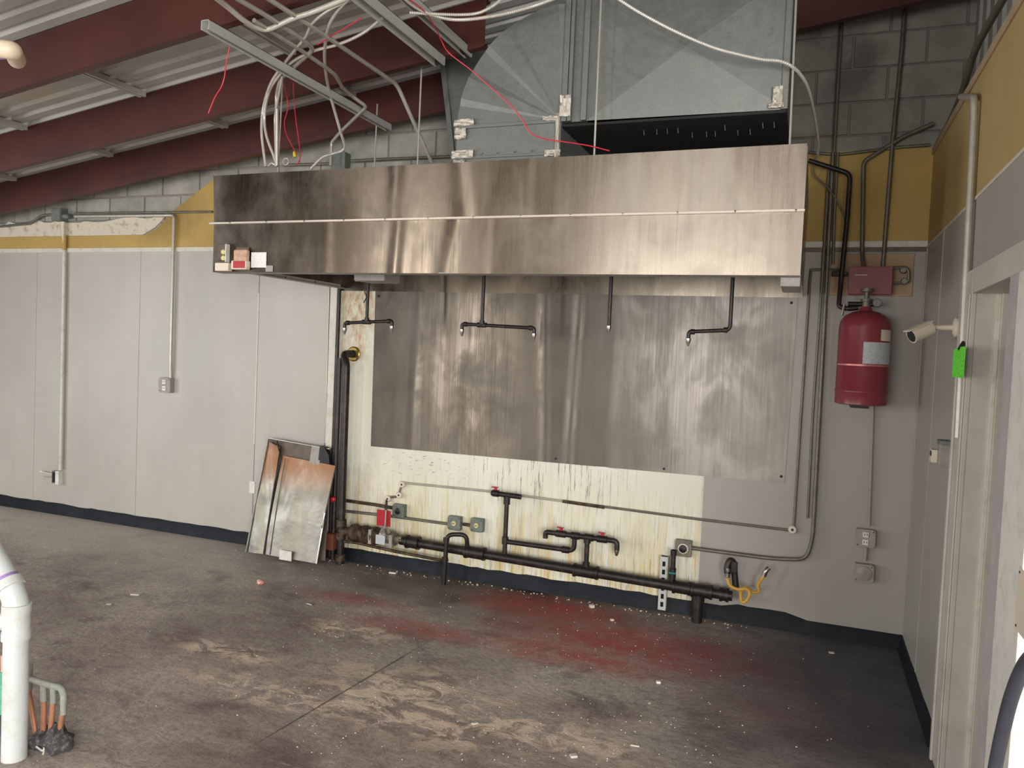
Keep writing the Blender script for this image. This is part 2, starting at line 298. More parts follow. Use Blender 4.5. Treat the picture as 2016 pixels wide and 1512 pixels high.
# ------------------------------------------------------------------ geometry helpers
class MB:
    def __init__(s): s.v = []; s.f = []
    def add(s, vs, fs):
        b = len(s.v); s.v += [Vector(v) for v in vs]; s.f += [tuple(i+b for i in f) for f in fs]; return s
    def box(s, a, b, M=None):
        x0, y0, z0 = a; x1, y1, z1 = b
        vs = [Vector(p) for p in ((x0, y0, z0), (x1, y0, z0), (x1, y1, z0), (x0, y1, z0), (x0, y0, z1), (x1, y0, z1), (x1, y1, z1), (x0, y1, z1))]
        if M: vs = [M @ v for v in vs]
        return s.add(vs, [(0, 3, 2, 1), (4, 5, 6, 7), (0, 1, 5, 4), (1, 2, 6, 5), (2, 3, 7, 6), (3, 0, 4, 7)])
    def bar(s, p, q, wd, ht, up=Vector((0, 0, 1))):
        # rectangular bar from p to q
        p, q = Vector(p), Vector(q); d = (q-p).normalized(); x = d.cross(up).normalized()*wd/2; y = x.cross(d).normalized()*ht/2
        vs = [p-x-y, p+x-y, p+x+y, p-x+y, q-x-y, q+x-y, q+x+y, q-x+y]
        return s.add(vs, [(0, 3, 2, 1), (4, 5, 6, 7), (0, 1, 5, 4), (1, 2, 6, 5), (2, 3, 7, 6), (3, 0, 4, 7)])
    def tube(s, pts, r, seg=12, ridge=None):
        pts = [Vector(p) for p in pts]
        if ridge:
            L = [0]
            for a, b in zip(pts, pts[1:]): L.append(L[-1]+(b-a).length)
            n = max(4, int(L[-1]/ridge)*2); out = []; k = 0
            for i in range(n+1):
                d = L[-1]*i/n
                while k < len(pts)-2 and L[k+1] < d: k += 1
                out.append(pts[k].lerp(pts[k+1], (d-L[k])/max(1e-9, L[k+1]-L[k])))
            pts = out; rs = [r*(1 if i % 2 else .8) for i in range(n+1)]
        else: rs = r if isinstance(r, (list, tuple)) else [r]*len(pts)
        n = len(pts); ref = None; b0 = len(s.v)
        for i, p in enumerate(pts):
            d = (pts[min(i+1, n-1)]-pts[max(i-1, 0)]).normalized()
            if ref is None: ref = d.orthogonal().normalized()
            ref = (ref-d*ref.dot(d)).normalized(); y = d.cross(ref)
            for k in range(seg):
                a = 2*math.pi*k/seg; s.v.append(p+(ref*math.cos(a)+y*math.sin(a))*rs[i])
        for i in range(n-1):
            for k in range(seg):
                a = b0+i*seg+k; b = b0+i*seg+(k+1) % seg
                s.f.append((a, b, b+seg, a+seg))
        s.f.append(tuple(b0+k for k in range(seg-1, -1, -1))); s.f.append(tuple(b0+(n-1)*seg+k for k in range(seg)))
        return s
    def lathe(s, base, axis, prof, seg=24):
        # prof: (radius, height along axis)
        axis = Vector(axis).normalized(); base = Vector(base)
        x = axis.orthogonal().normalized(); y = axis.cross(x); b0 = len(s.v)
        for r, h in prof:
            for k in range(seg):
                a = 2*math.pi*k/seg; s.v.append(base+axis*h+(x*math.cos(a)+y*math.sin(a))*r)
        for i in range(len(prof)-1):
            for k in range(seg):
                a = b0+i*seg+k; b = b0+i*seg+(k+1) % seg; s.f.append((a, b, b+seg, a+seg))
        s.f.append(tuple(b0+k for k in range(seg-1, -1, -1))); s.f.append(tuple(b0+(len(prof)-1)*seg+k for k in range(seg)))
        return s
    def prism(s, poly, y0, y1):
        # polygon in x,z extruded along y
        n = len(poly); vs = [(x, y0, z) for x, z in poly]+[(x, y1, z) for x, z in poly]
        fs = [tuple(range(n)), tuple(range(2*n-1, n-1, -1))]+[(i, i+n, (i+1) % n+n, (i+1) % n) for i in range(n)]
        return s.add(vs, fs)
    def grid(s, c00, c10, c11, c01, nu, nv, fn, th=.0015):
        # thin sheet between four corners with offset fn(u,v) along its normal
        c00, c10, c11, c01 = map(Vector, (c00, c10, c11, c01))
        n = (c10-c00).cross(c01-c00).normalized(); b0 = len(s.v)
        for side in (0, 1):
            for j in range(nv+1):
                for i in range(nu+1):
                    u, v = i/nu, j/nv
                    p = (c00*(1-u)+c10*u)*(1-v)+(c01*(1-u)+c11*u)*v
                    s.v.append(p+n*(fn(u, v)-(th if side else 0)))
        N = (nu+1)*(nv+1); W = nu+1
        for j in range(nv):
            for i in range(nu):
                a = b0+j*W+i; s.f.append((a, a+1, a+W+1, a+W)); a += N; s.f.append((a, a+W, a+W+1, a+1))
        ring = [i for i in range(W)]+[j*W+nu for j in range(1, nv+1)]+[nv*W+i for i in range(nu-1, -1, -1)]+[j*W for j in range(nv-1, 0, -1)]
        for i in range(len(ring)):
            a, b = b0+ring[i], b0+ring[(i+1) % len(ring)]; s.f.append((b, a, a+N, b+N))
        return s
    def build(s, name, mat, parent=None, smooth=False, bevel=0, origin=None):
        me = bpy.data.meshes.new(name)
        o = bpy.data.objects.new(name, me)
        if parent is not None:
            p = parent; off = Vector((0, 0, 0))
            while p: off += p.location; p = p.parent
        elif origin == 'keep': off = Vector((0, 0, 0))
        else:
            lo = Vector([min(v[i] for v in s.v) for i in range(3)]); hi = Vector([max(v[i] for v in s.v) for i in range(3)])
            off = Vector(((lo.x+hi.x)/2, (lo.y+hi.y)/2, lo.z))
            if origin == 'zero': off = Vector((0, 0, 0))
        me.from_pydata([v-off for v in s.v], [], s.f); me.update()
        if parent is not None: o.parent = parent
        else: o.location = off
        me.materials.append(mat)
        if smooth:
            for p in me.polygons: p.use_smooth = True
            me.set_sharp_from_angle(angle=math.radians(smooth if smooth > 1 else 40))
        COL.objects.link(o)
        if bevel:
            b = o.modifiers.new('bevel', 'BEVEL'); b.width = bevel; b.segments = 2; b.limit_method = 'ANGLE'
        return o
def catmull(pts, k=6):
    pts = [Vector(p) for p in pts]; P = [pts[0]*2-pts[1]]+pts+[pts[-1]*2-pts[-2]]; out = []
    for i in range(1, len(P)-2):
        for j in range(k):
            u = j/k; a, b, c, d = P[i-1], P[i], P[i+1], P[i+2]
            out.append(.5*((2*b)+(c-a)*u+(2*a-5*b+4*c-d)*u*u+(3*b-a-3*c+d)*u**3))
    return out+[pts[-1]]
def fillet(pts, rad=.05, k=5):
    pts = [Vector(p) for p in pts]; out = [pts[0]]
    for i in range(1, len(pts)-1):
        a, p, b = pts[i-1], pts[i], pts[i+1]
        r = min(rad, (a-p).length*.45, (b-p).length*.45)
        s0 = p+(a-p).normalized()*r; s1 = p+(b-p).normalized()*r
        for j in range(k+1):
            u = j/k; out.append(s0*(1-u)**2+p*2*u*(1-u)+s1*u*u)
    return out+[pts[-1]]
def tag(o, label, cat, group=None, kind=None):
    o['label'] = label; o['category'] = cat
    if group: o['group'] = group
    if kind: o['kind'] = kind
    return o
def thing(name, label, cat, loc=(0, 0, 0), group=None):
    o = bpy.data.objects.new(name, None); o.empty_display_size = .05; o.location = loc; COL.objects.link(o)
    return tag(o, label, cat, group)
def struct(o): o['kind'] = 'structure'; return o
def roofz(x, z0=4.08): return z0+.138*x

# ------------------------------------------------------------------ SETTING
XL = -10.2; YB = -9.6
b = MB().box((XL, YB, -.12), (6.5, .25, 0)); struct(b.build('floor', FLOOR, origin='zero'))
# back wall: block core, blocks, panels
wb = struct(MB().add([(XL, .022, -.1), (1.2, .022, -.1), (1.2, .022, roofz(1.2)), (XL, .022, roofz(XL)), (XL, .23, -.1), (1.2, .23, -.1), (1.2, .23, roofz(1.2)), (XL, .23, roofz(XL))],
    [(0, 1, 2, 3), (7, 6, 5, 4), (0, 4, 5, 1), (1, 5, 6, 2), (2, 6, 7, 3), (3, 7, 4, 0)]).build('wall_back', MORTAR, origin='zero'))
bw, bh = .406, .203
for r in range(8):
    z0 = 2.53+r*bh; k = 0
    x = -9.2-(bw/2 if r % 2 else 0)
    while x < .75:
        x1 = x+bw-.011; z1 = z0+bh-.011
        if z0 < roofz(x)-.06 and not (-3.3 < x < -1.3 and r < 3):
            j = random.uniform(-.004, .004)
            vs = []
            for yy in (.012+j, .032):
                ins = .003 if yy < .03 else 0
                for (a_, c_) in ((x+ins, z0+ins), (x1-ins, z0+ins), (x1-ins, z1-ins), (x+ins, z1-ins)): vs.append((a_, yy, min(c_, roofz(a_)-.01)))
            MB().add(vs, [(0, 1, 2, 3), (7, 6, 5, 4), (0, 4, 5, 1), (1, 5, 6, 2), (2, 6, 7, 3), (3, 7, 4, 0)]).build('concrete_block', BLOCK, wb)
        x += bw
# grey wall panels with visible seams
seams = [-10.1, -8.74, -7.46, -6.18, -4.89, -4.205]
for a, b_ in zip(seams, seams[1:]):
    MB().box((a+.003, -.0, .04), (b_-.003, .03, 2.445)).build('wall_panel', PANEL, wb, bevel=.002)
MB().box((-1.236, -.0, .04), (0.0, .03, 2.445)).build('wall_panel', PANELR, wb, bevel=.002)
for s_ in (-7.46, -6.18): MB().box((s_-.006, -.004, .06), (s_+.006, .002, 2.44)).build('panel_seam_strip', PANEL, wb, bevel=.002)
MB().box((-4.896, -.005, .85), (-4.886, .002, 2.1)).build('caulk_seam', TRIMW, wb)
MB().box((-4.19, -.012, .1), (-4.125, .02, 2.2)).build('white_corner_trim', TRIMW, wb, bevel=.003)
MB().box((-4.1, .002, .05), (-1.236, .028, 2.25)).build('cream_board', CREAM, wb)
MB().box((-1.242, -.001, .1), (-1.23, .006, .945)).build('board_edge_strip', TRIMW, wb)
# yellow upper boards
n = 14; poly = [(-10.1, 2.482), (0, 2.482), (0, 3.035), (-5.39, 3.052), (-5.8, 2.81), (-6.0, 2.645), (-6.14, 2.592), (-10.1, 2.592)]
MB().prism(poly, -.002, .03).build('yellow_board', YELLOW, wb)
MB().box((-5.42, -.004, 2.888), (-4.1, .0, 2.893)).build('yellow_board_seam', YELLOW, wb)
poly = [(-10.1, 2.594), (-6.16, 2.594), (-6.02, 2.66), (-5.86, 2.79)]
x = -5.95
while x > -10.0:
    x -= random.uniform(.05, .16); poly.append((x, 2.735+random.uniform(-.02, .02)-.004*(x+6)*-1))
poly.append((-10.1, 2.74)); MB().prism(poly, .0, .028).build('torn_plaster_strip', PLAST, wb)
MB().box((-10.1, -.012, 2.443), (-4.1, .02, 2.482)).build('white_ledge_strip', TRIMW, wb, bevel=.003)
MB().box((-.7, -.012, 2.443), (0, .02, 2.482)).build('white_ledge_strip', TRIMW, wb, bevel=.003)
MB().box((-.7, -.018, 2.418), (0, .01, 2.443)).build('ledge_shadow_strip', BROWN, wb)  # solid brown strip stands for the shadow below the ledge
# black painted coved base with an uneven upper edge
def base_strip(name, pts, off, parent=None):
    # pts list of (pos along, height); off(pos)->(x,y) and outward normal
    vs = []; n = len(pts)
    for s_, h in pts:
        p, nrm = off(s_)
        for o_, z in ((-.003, h), (.007, h*.98), (.01, h*.35), (.024, .004), (.024, -.005), (-.003, -.005)):
            vs.append((p[0]+nrm[0]*o_, p[1]+nrm[1]*o_, z))
    fs = []
    for i in range(n-1):
        for k in range(6):
            a = i*6+k; b_ = i*6+(k+1) % 6; fs.append((a, b_, b_+6, a+6))
    fs += [tuple(range(5, -1, -1)), tuple((n-1)*6+k for k in range(6))]
    return struct(MB().add(vs, fs).build(name, BASE, smooth=30))
pts = []; x = -10.1
while x < -.001:
    h = .1+random.uniform(-.006, .006)
    if x > -.6: h = .085
    if -1.0 < x <= -.6: h = .115+.02*random.random()
    pts.append((x, h)); x += random.uniform(.06, .15)
pts.append((0, .085)); base_strip('baseboard_back', pts, lambda s_: ((s_, 0), (0, -1)))
pts = [(-.0, .09)]; y = 0
while y > -1.3: y -= .12; pts.append((max(y, -1.34), .09+random.uniform(-.004, .004)))
base_strip('baseboard_right', pts, lambda s_: ((0, s_), (-1, 0)))

# right partition with door opening
wr = struct(MB().box((.0, -1.42, 0), (.14, .0, 2.44)).build('wall_right', PANELR, origin='zero'))
MB().box((0, -2.75, 2.08), (.14, -1.42, 2.44)).build('panel_over_door', PANELR, wr)
MB().box((0, -2.75, 0), (.14, -2.5, 2.2)).build('panel_beside_door', PANELR, wr)
MB().box((-.002, -2.75, 2.45), (.14, .0, 2.99)).build('yellow_upper_panel', YELLOWR, wr)
MB().box((-.006, -2.75, 2.438), (.14, 0, 2.452)).build('panel_joint_strip', TRIMW, wr)
MB().box((-.012, -2.75, 2.99), (.16, .0, 3.03)).build('wood_top_plate', WOOD, wr, bevel=.003)
MB().box((-.006, -.02, .09), (.0, .0, 2.44)).build('corner_bead', PANELR, wr)
MB().box((-.003, -.628, .09), (.0, -.622, 2.44)).build('panel_seam', PANELR, wr)
# ribbed wall beyond the partition
vs = []; fs = []; y = .02; k = 0; prof = []
while y > -4:
    for dy, dx in ((0, 0), (.11, 0), (.125, .03), (.2, .03), (.215, 0)): prof.append((y-dy, .3+dx))
    y -= .215+.0
for (yy, xx) in prof: vs += [(xx-.125, yy, 3.0), (xx-.125, yy, 4.3)]
for i in range(len(prof)-1): fs.append((2*i, 2*i+1, 2*i+3, 2*i+2))
wu = MB().add(vs, fs).build('wall_beyond_partition', RIB, origin='zero'); struct(wu); wu.name = 'wall_upper_right'
# rest of the room (behind and left of the camera)
struct(MB().box((XL-.1, YB, 0), (XL, .2, 3.0)).build('wall_left', ROOMD, origin='zero'))  # unseen wall, toned dark to dim the hood's left reflection
wf = struct(MB().box((-6.0, YB-.1, 0), (6.5, YB, 5.2)).build('wall_front', ROOMW, origin='zero'))
MB().box((XL, YB-.1, 0), (-6.0, YB, 3.6)).build('dark_reflect_bay', ROOMD, wf)  # unseen dark section added for the hood's left half to reflect
struct(MB().box((6.5, YB, 0), (6.6, -2.8, 5.2)).build('wall_far_right', ROOMW, origin='zero'))
struct(MB().box((.14, -2.8, 0), (6.5, -2.7, 5.2)).build('wall_shadow_jog', ROOMW, origin='zero'))  # unseen jog added so the partition's end shades the right floor
# ceiling: ribbed zinc roof deck following the slope
prof = []; y = .22
while y > -4.4:
    for dy, dz in ((0, 0), (.066, 0), (.078, .026), (.113, .026), (.125, 0)): prof.append((y-dy, dz))
    y -= .125
prof.append((YB, 0)); vs = []; fs = []
for yy, dz in prof: vs += [(XL, yy, roofz(XL)+dz), (6.5, yy, roofz(6.5)+dz)]
for i in range(len(prof)-1): fs.append((2*i, 2*i+2, 2*i+3, 2*i+1))
n0 = len(vs); vs += [(XL, .22, roofz(XL)+.12), (6.5, .22, roofz(6.5)+.12), (XL, YB, roofz(XL)+.12), (6.5, YB, roofz(6.5)+.12)]
fs += [(n0, n0+1, n0+3, n0+2)]
ceil = struct(MB().add(vs, fs).build('ceiling', DECK, origin='zero'))
# seam battens on the deck between the beams
for (px, py, y0, y1) in ((225, 166, -1.12, -1.96), (12, 243, -1.12, -1.96), (520, 72, -1.12, -1.96), (425, 243, -.34, -1.05), (205, 303, -.34, -1.05), (18, 352, -.34, -1.05), (690, 185, -.34, -1.05)):
    p = atroof(px, py, 4.05)
    b = MB()
    for dx in (-.02, .02): b.box((p.x+dx-.01, y1, p.z+.03-.04), (p.x+dx+.01, y0, p.z+.03-.005))
    b.build('deck_batten', DECK, ceil)

# roof beams
def roof_beam(Y, x0, x1, label, h=.28):
    t_ = thing('roof_beam', label, 'beam', (x0, Y, roofz(x0, 3.8)), 'red roof beams')
    def sl(y0, y1, d0, d1):
        return MB().add([(x0, y0, roofz(x0, 3.8)+d0), (x1, y0, roofz(x1, 3.8)+d0), (x1, y1, roofz(x1, 3.8)+d0), (x0, y1, roofz(x0, 3.8)+d0),
                         (x0, y0, roofz(x0, 3.8)+d1), (x1, y0, roofz(x1, 3.8)+d1), (x1, y1, roofz(x1, 3.8)+d1), (x0, y1, roofz(x0, 3.8)+d1)],
                        [(0, 3, 2, 1), (4, 5, 6, 7), (0, 1, 5, 4), (1, 2, 6, 5), (2, 3, 7, 6), (3, 0, 4, 7)])
    sl(Y, Y+.008, .008, h-.012).build('web', REDST, t_); sl(Y-.002, Y+.05, 0, .008).build('bottom_flange', REDST, t_)
    sl(Y, Y+.07, h-.012, h-.004).build('top_flange', REDST, t_); sl(Y+.044, Y+.05, .008, .03).build('flange_lip', REDST, t_)
    return t_
roof_beam(-.3, XL+.05, .28, 'dark red steel roof beam closest to the block wall')
roof_beam(-1.09, XL+.05, -2.47, 'red steel roof beam with a pale scraped patch, middle of the three')
roof_beam(-2.03, XL+.05, 3, 'wide red steel roof beam at the top left, nearest the viewer')
roof_beam(-3.05, XL+.05, 5, 'red steel roof beam just above the frame')
roof_beam(-4.1, XL+.05, 5, 'red steel roof beam overhead behind the viewer')

# ------------------------------------------------------------------ HOOD
HY = -1.4; HX0, HX1 = -4.108, -.683
hood = thing('range_hood', 'long stainless steel exhaust hood hanging over the greasy wall', 'range hood', (HX0, HY, 2.12))
def wav(seed, amp, dents):
    rr = random.Random(seed); ph = [(rr.uniform(.6, 3.2), rr.uniform(0, 6.28), rr.uniform(.3, 1)) for _ in range(5)]
    def f(u, v):
        s_ = sum(a*math.sin(k*u*6.28+p+v*.5*k) for k, p, a in ph)*amp
        for (c, wd, am, ln) in dents:
            s_ += am*math.exp(-((u-c-ln*(v-.5))/wd)**2)
        return s_
    return f
RIBM = simple('highlit_rib', (214, 204, 192), .25, .35, .05, 20, 0)  # pale, barely metallic tone paints the bright highlight along the rib
f1 = wav(3, .0003, [(.372, .012, .0032, .006), (.492, .012, -.0036, -.012), (.6, .01, .0014, .0), (.3, .03, .002, 0)])
f2 = wav(5, .0003, [(.377, .01, .0036, .006), (.475, .012, -.0036, .02), (.55, .01, .0012, 0), (.24, .012, .0018, 0)])
zm = 2.418
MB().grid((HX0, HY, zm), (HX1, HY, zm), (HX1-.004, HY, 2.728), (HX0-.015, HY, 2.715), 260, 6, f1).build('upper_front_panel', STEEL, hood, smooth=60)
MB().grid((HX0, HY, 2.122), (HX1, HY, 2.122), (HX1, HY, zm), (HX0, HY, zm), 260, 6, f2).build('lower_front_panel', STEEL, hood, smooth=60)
MB().box((HX0-.012, HY-.032, zm-.006), (HX1+.004, HY+.0, zm+.006)).build('horizontal_rib', RIBM, hood, bevel=.002)
for k in range(13):
    x = HX0+.15+k*.27; MB().lathe((x, HY-.03, zm), (0, -1, 0), [(.006, 0), (.005, .005), (.001, .007)], 8).build('rivet', STEELC, hood)
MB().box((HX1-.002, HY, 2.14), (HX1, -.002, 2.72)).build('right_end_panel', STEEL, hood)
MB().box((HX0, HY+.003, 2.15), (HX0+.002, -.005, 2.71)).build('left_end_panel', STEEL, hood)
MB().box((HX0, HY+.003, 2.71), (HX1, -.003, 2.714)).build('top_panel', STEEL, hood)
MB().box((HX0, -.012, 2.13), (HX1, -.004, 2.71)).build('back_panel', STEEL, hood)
MB().box((HX0+.003, HY+.002, 2.122), (HX1-.003, HY+.1, 2.128)).build('front_bottom_flange', GREYW, hood)
MB().box((HX0, HY+.1, 2.146), (HX0+.06, -.012, 2.152)).build('left_bottom_flange', GREYW, hood)
MB().box((HX0+.002, HY+.1, 2.15), (HX0+.012, -.012, 2.178)).build('left_inner_lip', TRIMW, hood)
for y_ in (-1.05, -.7, -.35): MB().lathe((HX0+.012, y_, 2.164), (1, 0, 0), [(.006, 0), (.005, .003)], 8).build('lip_screw', BLK, hood)
MB().box((HX1-.09, HY+.1, 2.08), (HX1-.0, HY+.45, 2.14)).build('grease_cup', GREYW, hood, bevel=.004)
b = MB().prism([(HX0+.3, 2.2), (HX1-.05, 2.2), (HX1-.05, 2.203), (HX0+.3, 2.203)], -.62, -.55); b.build('filter_rail', STEEL, hood)
nf = 7; x0 = HX0+.06; wdt = (HX1-.06-x0)/nf
for i in range(nf):
    a = x0+i*wdt
    MB().grid((a, -.5, 2.26), (a+wdt-.01, -.5, 2.26), (a+wdt-.01, -.1, 2.66), (a, -.1, 2.66), 24, 1, lambda u, v: .008*(int(u*24) % 2), .01).build('grease_filter', STEEL, hood)
p = at(740, 551, -.9)
lf = MB().box((p.x-.1, -1.0, p.z-.015), (p.x+.12, -.8, p.z+.1)).build('light_fixture', GREYW, hood, bevel=.004)
MB().lathe((p.x-.13, -.9, p.z-.01), (0, 0, 1), [(.02, 0), (.024, .04), (.02, .09)], 12).build('lamp_socket', STEELC, lf, smooth=True)
MB().tube([at(722, 560, -.8), at(718, 575, -.8), at(722, 585, -.8), at(716, 596, -.8)], .004, 6).build('loose_wire', BLK, lf)
# service items on the hood face
p0, p1 = at(434, 482, HY), at(452, 530, HY)
sw = thing('switch_box', 'open switch plate with two cream push buttons at the left end of the hood', 'switch', (p0.x, HY, p1.z))
MB().box((p0.x, HY-.03, p1.z+.05), (p1.x-.006, HY-.002, p0.z)).build('backing_box', BROWN, sw, bevel=.003)
MB().box((p1.x-.006, HY-.036, p1.z+.04), (p1.x, HY-.002, p0.z)).build('white_edge_plate', WHITE, sw)
for yy in (496, 508):
    q = at(440, yy, HY-.03); MB().lathe(q+Vector((0, .002, 0)), (0, -1, 0), [(.016, 0), (.016, .006), (.01, .012)], 16).build('push_button', SOCK, sw, smooth=True)
q0, q1 = at(428, 518, HY-.02), at(454, 534, HY-.02)
MB().box((q0.x, HY-.042, q1.z), (q1.x, HY-.004, q0.z)).build('cream_lower_cover', CREAMP, sw, bevel=.004)
p0, p1 = at(465, 488, HY), at(494, 532, HY)
ps = thing('pull_station', 'rusty fire pull station with red lower lip on the hood face', 'pull station', (p0.x, HY, p1.z))
MB().box((p0.x+.012, HY-.012, p0.z-.02), (p1.x-.012, HY-.002, p0.z)).build('dark_back_plate', BROWN, ps)
MB().box((p0.x+.008, HY-.035, p1.z+.04), (p1.x-.006, HY-.002, p0.z-.014)).build('housing', simple('faded_station_body', (196, 160, 134), .6, 0, .2, 30, .1, (140, 90, 70)), ps, bevel=.01)
MB().box((p0.x, HY-.045, p1.z), (p1.x, HY-.004, p1.z+.055)).build('lower_cover', CREAMP, ps, bevel=.008)
MB().box((p0.x+.02, HY-.049, p1.z+.008), (p1.x-.008, HY-.044, p1.z+.05)).build('red_pull_handle', REDP, ps, bevel=.003)
p0, p1 = at(496, 497, HY), at(525, 527, HY)
st = MB().box((p0.x, HY-.006, p1.z), (p1.x, HY-.0035, p0.z)).build('inspection_sticker', STICK, bevel=.001)
tag(st, 'square white printed sticker on the hood beside the pull station', 'sticker')
p0, p1 = at(524, 523, HY), at(538, 535, HY)
tag(MB().box((p0.x, HY-.005, p1.z), (p1.x, HY-.003, p0.z)).build('tape_patch', GREYW), 'small grey tape patch on the lower hood edge', 'tape')

# ------------------------------------------------------------------ EXHAUST DUCT
DY = -1.25; DB = -.62; cx, cz, R = -1.93, 2.955, .615; XE = -.79; ZT = 3.59
duct = thing('exhaust_duct', 'large galvanized duct elbow rising from the hood and turning right', 'duct', (cx, DY, 2.714))
arc = [(cx-R*math.cos(a), cz+R*math.sin(a)) for a in [math.pi/2*k/24 for k in range(25)]]
vs = [(cx, DY, cz)]; fs = []
for i, (x, z) in enumerate(arc): vs.append((x, DY+(-.005 if (i//4) % 2 else .003), z))
for i in range(24): fs.append((0, i+2, i+1))
n = len(vs); vs += [(cx, DB, cz)]+[(x, DB, z) for x, z in arc]
for i in range(24): fs += [(n, n+i+1, n+i+2), (i+1, i+2, n+i+2, n+i+1)]
MB().add([Vector(v) for v in vs], fs).build('elbow', GALV, duct)
MB().box((cx-R, DY, 2.72), (cx, DB, cz-.002)).build('collar', GALV, duct, bevel=.003)
MB().box((cx-R-.006, DY-.014, cz-.012), (cx+.006, DY+.02, cz+.006)).build('collar_seam', GALV, duct, bevel=.002)
MB().box((cx-R-.004, DY-.01, 2.775), (cx+.004, DY+.02, 2.79)).build('collar_seam', GALV, duct, bevel=.002)
for k in range(6): MB().lathe((cx-R+.06+k*.1, DY-.008, 2.8), (0, -1, 0), [(.005, 0), (.004, .008), (.001, .01)], 8).build('screw', STEELC, duct)
# straight run with cross-broken face
mx, mz = (cx+.15+XE)/2, (cz+ZT)/2; a0 = cx+.14
vs = [(a0, DY, cz-.01), (XE, DY, cz-.02), (XE, DY, ZT), (a0, DY, ZT), (mx, DY-.028, mz), (a0, DB, cz-.01), (XE, DB, cz-.02), (XE, DB, ZT), (a0, DB, ZT)]
MB().add(vs, [(0, 1, 4), (1, 2, 4), (2, 3, 4), (3, 0, 4), (1, 6, 7, 2), (2, 7, 8, 3), (6, 5, 8, 7), (0, 3, 8, 5)]).build('straight_run', GALV, duct)
MB().box((cx, DB, cz-.02), (a0, DB+.01, ZT)).build('transition_back', GALV, duct)
MB().box((cx+.002, DY+.01, cz-.008), (a0, DB, ZT)).build('transition_section', GALV, duct)
for x_, w_ in ((cx+.002, .03), (cx+.036, .02), (cx+.11, .03)):
    MB().box((x_, DY-.02, cz-.01), (x_+w_, DY+.02, ZT)).build('vertical_flange', GALV, duct, bevel=.003)
MB().box((XE-.03, DY-.016, cz-.02), (XE+.004, DY+.02, ZT)).build('end_flange', GALV, duct, bevel=.003)
# near-black slab paints in the shade under the duct
us = MB().box((cx+.002, DY+.002, cz-.034), (XE-.002, DB, cz-.021)).build('shaded_underside', DARK, duct)
for k in range(12):
    x = cx+.42+k*.06+random.uniform(-.01, .01); y = random.choice((-1.1, -1.0)); MB().tube([(x, y, cz-.03), (x+.004, y, cz-.062)], .0025, 5).build('screw_tip', STEELC, us)
def crumple(name, c, sx, sz, parent, seed, nrm=(0, -1, 0), mat=FOIL):
    rr = random.Random(seed); nu, nv = 6, 6; off = [[rr.uniform(-.006, .008) for _ in range(nu+1)] for _ in range(nv+1)]
    c = Vector(c)
    if nrm[1]: a, b_, c_, d = c+Vector((-sx, 0, -sz)), c+Vector((sx, 0, -sz)), c+Vector((sx, 0, sz)), c+Vector((-sx, 0, sz))
    else: a, b_, c_, d = c+Vector((-sx, -sz, 0)), c+Vector((-sx, sz, 0)), c+Vector((sx, sz, 0)), c+Vector((sx, -sz, 0))
    return MB().grid(a, b_, c_, d, nu, nv, lambda u, v: off[int(v*nv+.5)][int(u*nu+.5)]+.006, .002).build(name, mat, parent, smooth=20)
crumple('foil_tape', (cx-R+.05, DY-.014, cz+.02), .06, .018, duct, 1)
crumple('foil_tape', (cx-R+.03, DY-.012, cz-.04), .035, .03, duct, 2)
crumple('foil_tape', (cx-R+.05, DY-.014, 2.80), .065, .022, duct, 3)
crumple('foil_tape', (cx-R+.03, DY-.014, 2.75), .035, .022, duct, 4)
crumple('foil_tape', (cx-.012, DY-.016, 2.87), .012, .12, duct, 5)
crumple('foil_tape', (cx+.03, DY-.03, 3.02), .03, .055, duct, 6)
crumple('foil_tape', (cx-.035, DY-.018, 2.78), .045, .016, duct, 7)
crumple('foil_tape', (cx-.05, DY-.016, cz+.01), .05, .012, duct, 8)
crumple('foil_tape', (XE-.045, DY-.02, cz+.045), .022, .04, duct, 9)
crumple('foil_tape', (XE-.05, DY-.02, cz-.005), .035, .012, duct, 10)
q0 = at(1180, 246, -1.0); q1 = at(1226, 266, -1.0)
MB().box((q0.x, -1.05, q1.z), (q1.x, -.95, q0.z)).build('foil_wrapped_clip', FOIL, us, bevel=.006)
# rear sheet metal riser
rd = thing('rear_duct', 'tapered galvanized duct riser behind the curved duct elbow', 'duct', (-2.6, -.5, 2.714))
a, b_, c_ = at(905, 312, -.55), at(872, 95, -.55), at(1000, 60, -.55)
MB().prism([(a.x, 2.72), (-1.7, 2.72), (-1.7, 3.8), (b_.x-.05, 3.62), (b_.x, b_.z-.1)], -.57, -.38).build('riser', GALV, rd)
MB().prism([(a.x-.005, 2.72), (a.x+.02, 2.72), (b_.x+.02, b_.z), (b_.x-.02, b_.z)], -.585, -.565).build('edge_flange', GALV, rd)
MB().box((a.x+.06, -.575, 3.15), (a.x+.16, -.568, 3.4)).build('sealant_patch', GREYW, rd)

